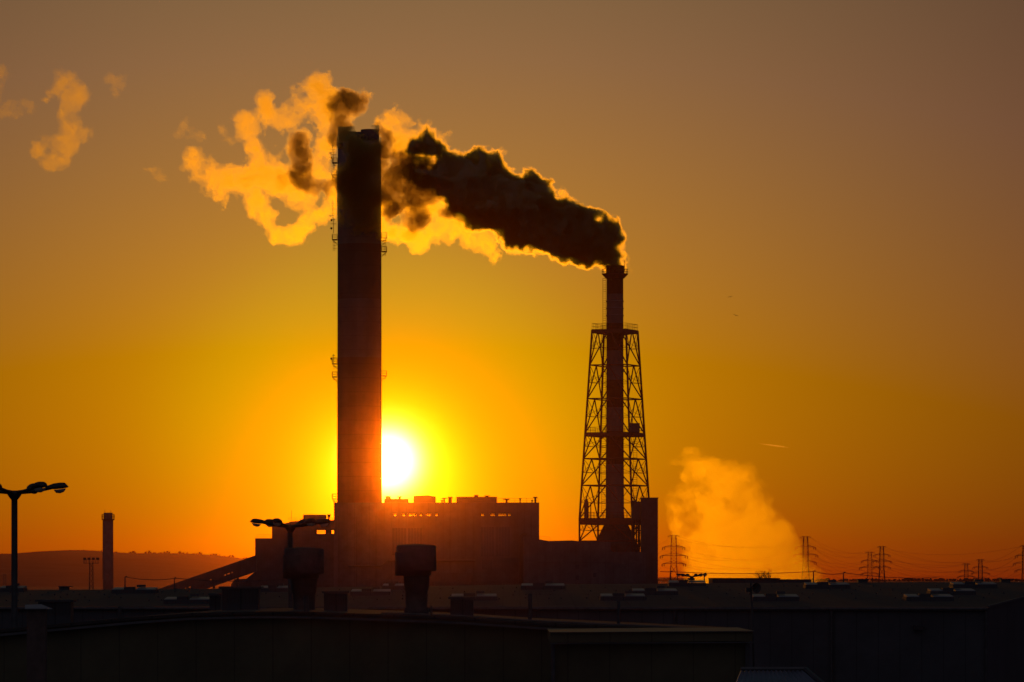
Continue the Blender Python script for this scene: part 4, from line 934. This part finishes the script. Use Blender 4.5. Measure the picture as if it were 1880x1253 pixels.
class Field:
    """smooth union of spheres given in picture pixels at a distance, on a grid"""
    def __init__(s, balls, h, pad=8):
        s.B = np.array(balls, float); c = s.B[:, :3]; r = s.B[:, 3]
        lo = (c - r[:, None]).min(0) - pad; hi = (c + r[:, None]).max(0) + pad
        s.org = lo; s.h = h; n = np.ceil((hi - lo) / h).astype(int) + 1
        g_ = [lo[k] + np.arange(n[k]) * h for k in range(3)]
        s.P = np.stack(np.meshgrid(*g_, indexing='ij'), -1).astype(np.float32); s.n = n
        s.mask = s.union() > -9.0 * max(1.0, h / .6)
    def noise(s, warp, k, *a, **kw):
        out = np.full(s.P.shape[:3], -.5, np.float32); Q = s.P[s.mask]
        if warp is not None: Q = Q + warp[s.mask] * k
        out[s.mask] = fbm(Q, *a, **kw); return out
    def union(s, balls=None, k=.45, warp=None, flat=1.0):
        """value = 1 - distance/radius, smooth maximum; about radius-relative"""
        B_ = s.B if balls is None else np.array(balls, float)
        P = s.P if warp is None else s.P + warp
        out = np.full(s.P.shape[:3], -1e3, np.float32)
        for x, y, z, r in B_:
            m = int(math.ceil((r * 1.7 + 3) / s.h)); i = ((np.array((x, y, z)) - s.org) / s.h).astype(int)
            sl_ = tuple(slice(max(0, i[q] - m), min(s.n[q], i[q] + m + 1)) for q in range(3))
            d = r - np.sqrt((((P[sl_] - np.array((x, y, z), np.float32)) * np.array((1, flat, 1), np.float32)) ** 2).sum(-1))
            o = out[sl_]; kk = 2.0; hh = np.clip(.5 + .5 * (d - o) / kk, 0, 1); out[sl_] = o * (1 - hh) + d * hh + kk * hh * (1 - hh)
        return out                                     # signed distance-like, metres
def balls(lst, Yf, jit=.25, seed=1, sub=0):
    r_ = random.Random(seed); out = []
    for px, py, r in lst:
        Y = Yf(px); s = S(Y); p = at(px, py, Y); out.append((p.x, p.y + r_.uniform(-jit, jit) * r * s, p.z, r * s))
        for k in range(sub):
            a, b_ = r_.uniform(0, 2 * PI), r_.uniform(-1, 1); q_ = r * s * r_.uniform(.3, .5); d = r * s * .8
            out.append((p.x + d * math.cos(a) * math.sqrt(1 - b_ * b_), p.y + d * b_, p.z + d * math.sin(a) * math.sqrt(1 - b_ * b_), q_))
    return out
GS = 0.955
SMOKE_C = (1.0, .95, .10)
yplume = lambda px: 2000 - max(0, (1128 - px)) * .068 if px > 560 else 1961 - (560 - px) * .02
DENSE = [(1128, 483, 14), (1122, 470, 21), (1110, 455, 31), (1095, 443, 38), (1070, 433, 45), (1045, 424, 48), (1015, 413, 50), (985, 401, 53), (955, 386, 56), (930, 372, 56), (905, 366, 58), (882, 356, 54), (858, 338, 42), (835, 324, 32), (812, 314, 24),
         (976, 320, 14), (982, 334, 14), (983, 350, 18), (890, 302, 18), (908, 306, 16), (868, 308, 18), (850, 308, 16), (938, 326, 14), (1058, 388, 14), (1085, 402, 14), (1108, 420, 16), (1025, 370, 14), (1040, 374, 12), (832, 302, 10),
         (790, 302, 18), (772, 276, 19), (782, 300, 26), (800, 312, 24), (784, 258, 13), (768, 298, 17), (797, 274, 12), (806, 326, 15), (785, 324, 15), (770, 320, 12), (815, 345, 12)]
SOFT = [(800, 345, 14), (780, 345, 16), (762, 350, 16), (640, 188, 17), (622, 194, 9), (656, 184, 9), (552, 268, 8), (556, 284, 12), (548, 303, 11), (540, 318, 7), (560, 335, 6), (592, 350, 5), (580, 345, 5),
        (624, 234, 12), (632, 250, 16), (650, 270, 20), (690, 260, 20), (670, 300, 28), (650, 340, 26), (690, 350, 24), (665, 385, 18),
        (735, 320, 24), (715, 350, 20), (745, 350, 20), (725, 385, 16), (772, 405, 12), (755, 400, 8), (762, 330, 14), (715, 300, 12), (785, 320, 16), (830, 390, 8)]
THIN = [(1128, 484, 13), (590, 152, 9), (594, 145, 5), (575, 172, 19), (600, 184, 23), (630, 178, 18), (660, 176, 11), (671, 172, 6), (548, 190, 19), (530, 205, 12), (525, 224, 8), (535, 220, 7), (560, 205, 19), (590, 210, 22), (620, 205, 20), (645, 195, 16), (612, 230, 20), (605, 250, 17), (600, 266, 14),
        (485, 195, 12), (494, 211, 14), (507, 227, 7), (478, 188, 6), (452, 232, 12), (444, 222, 6), (461, 250, 14), (467, 275, 16), (477, 298, 18), (590, 284, 14), (577, 300, 15), (556, 257, 12), (553, 278, 16), (560, 303, 17),
        (480, 322, 26), (510, 330, 26), (540, 332, 22), (450, 337, 24), (420, 342, 22), (395, 347, 18), (500, 303, 16), (585, 325, 14), (602, 345, 14), (570, 345, 16), (612, 330, 9), (350, 306, 7), (357, 297, 9), (352, 288, 5), (365, 315, 12), (372, 332, 12), (385, 350, 13), (394, 304, 6), (390, 318, 7), (412, 362, 10), (430, 318, 12),
        (470, 370, 22), (485, 395, 18), (495, 412, 13), (510, 425, 11), (530, 428, 9), (548, 421, 9), (565, 406, 9), (578, 396, 8), (592, 392, 8), (603, 370, 12), (608, 388, 7), (540, 360, 11), (570, 366, 8),
        (708, 230, 13), (715, 214, 9), (728, 222, 13), (737, 240, 13), (712, 250, 19), (742, 262, 17), (700, 280, 22), (728, 285, 20), (780, 256, 22), (770, 278, 26), (798, 268, 16), (755, 300, 26), (735, 330, 36), (720, 370, 28), (765, 335, 30),
        (792, 350, 28), (800, 385, 28), (772, 385, 25), (822, 410, 21), (745, 420, 19), (715, 424, 15), (772, 424, 15), (800, 428, 12), (830, 430, 13), (855, 440, 11), (880, 447, 10), (900, 454, 9), (907, 467, 6), (771, 447, 6), (768, 457, 4), (890, 440, 12), (850, 420, 18),
        (690, 300, 27), (660, 280, 26), (640, 264, 18), (628, 240, 12), (650, 330, 30), (690, 350, 28), (660, 390, 24), (690, 402, 20)]
WISPS = [([(338, 232, 10), (352, 236, 8), (330, 246, 8), (362, 246, 10), (370, 250, 6), (345, 250, 6)], 'ragged scrap of smoke floating left of the main plume'),
         ([(278, 316, 6), (290, 321, 7), (298, 324, 5), (270, 312, 4)], 'faintest small scrap of smoke, low on the left'),
         ([(412, 245, 7), (420, 256, 6), (428, 262, 5), (405, 238, 4)], 'thin scrap of smoke just off the left edge of the plume'),
         ([(120, 148, 18), (108, 165, 20), (130, 172, 22), (148, 176, 14), (125, 195, 18), (122, 212, 15), (130, 228, 17), (145, 245, 20), (155, 248, 12), (125, 250, 20), (105, 264, 17), (85, 270, 15), (72, 280, 12), (95, 290, 16), (90, 304, 9), (115, 300, 9), (88, 180, 8), (135, 262, 16)], 'tall orange cloudlet of smoke, the largest drifting at the left'),
         ([(2, 130, 12), (10, 146, 9), (3, 165, 8), (1, 178, 6)], 'scrap of smoke cut by the left edge, upper one'),
         ([(20, 200, 12), (32, 208, 10), (12, 196, 9), (45, 192, 10), (56, 200, 7), (5, 210, 7)], 'low flat scrap of smoke near the left edge'),
         ([(200, 142, 7), (203, 150, 6), (216, 148, 7), (222, 142, 5), (210, 162, 6), (212, 172, 4), (224, 158, 4)], 'small upright scrap of smoke right of the orange cloudlet')]
def smoke_body(name, thin, dense, soft, label, cat, yf, h, d_thin, d_dense, seed, rough=1.0, g_=GS, levels=2, gap=1.3, col=SMOKE_C, amp=8.0, flat=2.4, tex=None, off=1.2, iso=0.0):
    tb = balls(thin, yf, .15, seed, 2 if rough > .7 else 1)
    db = balls(dense, yf, .2, seed + 3, 2) if dense else []
    Fd = Field(tb + db, h, 9 * rough)
    warp = np.stack([Fd.noise(None, 0, seed + 50 + 7 * a, 18 * rough, 4, .6) for a in range(3)], -1) * 3.4 * rough
    n1 = Fd.noise(warp, .8, seed, 8.0 * rough, 6, .82)
    D = Fd.union(tb, warp=warp, flat=flat) + n1 * amp * rough + off
    if dense:
        bil = Fd.noise(warp, .3, seed + 90, 12.0, 6, .62, billow=True)
        DD = Fd.union(db, warp=warp * .35) + bil * 5.0 + 1.0
        D = np.maximum(D, DD + .6)
    first = Fd.B[0]; loc = (float(first[0]), float(first[1]), float(first[2]))
    V, Q = nets(D, Fd.org, h)
    o = np_mesh(name, V, Q, vol_mat(name + '_air', d_thin, col, g_, iso, tex=tex), loc=loc); tag(o, label, cat)
    def inner(Dn, nm, dens, iso_, col=col, g_=g_):
        V, Q = nets(Dn, Fd.org, h)
        return np_mesh(nm, V - np.array(loc), Q, vol_mat(nm + '_air', dens, col, g_, iso_), parent=o)
    for l in range(1, levels):
        n2 = Fd.noise(warp, 1.0, seed + 20 * l, 6.0 * rough, 5, .8)
        Dl = np.minimum(D - gap * l * rough + n2 * 6.0 * rough, D - .35)
        if (Dl > 0).sum() > 50: inner(Dl, 'smoke_body', d_thin * 1.3, iso)
    if soft:
        sb = balls(soft, yf, .2, seed + 5, 1); n3 = Fd.noise(warp, .8, seed + 130, 8.0, 6, .74)
        SD = Fd.union(sb, warp=warp * .6, flat=1.0) + n3 * 6.0 + .8
        for l in range(3): inner(np.minimum(SD + 1.8 - 1.2 * l, D - .5 - .3 * l), 'smoke_shadow', d_dense * .20, 0.0, (1, .82, .5), .76)
    if dense:
        E_ = np.minimum(DD, D - .4); inner(E_, 'smoke_core', d_dense * .45, .4, (1, .92, .5))
        E2 = np.minimum(DD - 1.3, D - 1.5); inner(E2, 'smoke_core', d_dense * .7, 1.0)
    return o
smoke_body('smoke_plume', THIN, DENSE, SOFT, 'long dark plume of smoke with gold edges drifting from lattice chimney past tall chimney', 'smoke', yplume, .45, .075, .8, 11, levels=3, off=1.7)
for k, (lst, lab) in enumerate(WISPS):
    w = smoke_body('smoke_wisp', lst, None, None, lab, 'smoke', (lambda px: 1960.0), .42, .035 if k != 3 else .055, 0, 200 + 31 * k, .8 if k == 3 else .6, levels=2, off=.6)
    w['group'] = 'scraps of smoke left of the plume'
STEAM = [(1260, 905, 20), (1245, 935, 14), (1290, 862, 24), (1318, 872, 26), (1262, 880, 14), (1352, 884, 24), (1280, 860, 18), (1265, 846, 10), (1250, 846, 7), (1240, 848, 5), (1300, 880, 22), (1330, 880, 25), (1360, 876, 19), (1378, 874, 13), (1380, 895, 20), (1340, 900, 34), (1300, 915, 32), (1275, 925, 22), (1368, 925, 36), (1400, 945, 26), (1418, 952, 14), (1238, 955, 10), (1255, 968, 16), (1270, 950, 18), (1320, 950, 44), (1375, 970, 44), (1420, 985, 34), (1448, 995, 14), (1290, 985, 30), (1255, 985, 10), (1330, 1000, 46), (1390, 1015, 48), (1440, 1020, 36), (1465, 1020, 16), (1300, 1025, 34), (1345, 1045, 44), (1415, 1050, 46), (1462, 1048, 32), (1486, 1062, 18), (1305, 1060, 30), (1285, 1050, 18)]
smoke_body('steam_cloud', STEAM, None, None, 'broad pale orange cloud of steam rising beyond the hall, right of the lattice chimney', 'steam', (lambda px: 3250.0), 1.0, .0135, 0, 400, 1.7, g_=.955, levels=4, gap=1.2, flat=2.0, off=2.6)
YJ = 34000.0
q = MB(); a, b_ = at(1392, 814.5, YJ), at(1452, 822.5, YJ); q.path([a.lerp(b_, t / 8) for t in range(9)], [.4, 2.4, 3.6, 4.5, 5.0, 5.0, 4.2, 2.6, .4], 8)
tag(q.build('contrail', vol_mat('contrail_air', .06, (1, 1, 1), .95), loc=tuple(a)), 'short bright vapour trail in the open sky above the steam', 'vapour trail')

# ------------------------------------------------------------------ haze
hb = MB(); hb.box(-15000, 15000, -320, 29500, -1.0, 262.0)
hz = hb.build('haze', None)
hmn = bpy.data.materials.new('dusty_air'); hmn.use_nodes = True; ht = hmn.node_tree; ht.nodes.clear()
ho = ht.nodes.new('ShaderNodeOutputMaterial'); pv = ht.nodes.new('ShaderNodeVolumePrincipled')
pv.inputs['Color'].default_value = (.75, .32, .06, 1); pv.inputs['Density'].default_value = 1.6e-5; pv.inputs['Anisotropy'].default_value = .992
ht.links.new(pv.outputs[0], ho.inputs['Volume']); hz.data.materials.append(hmn); tag(hz, kind='stuff')
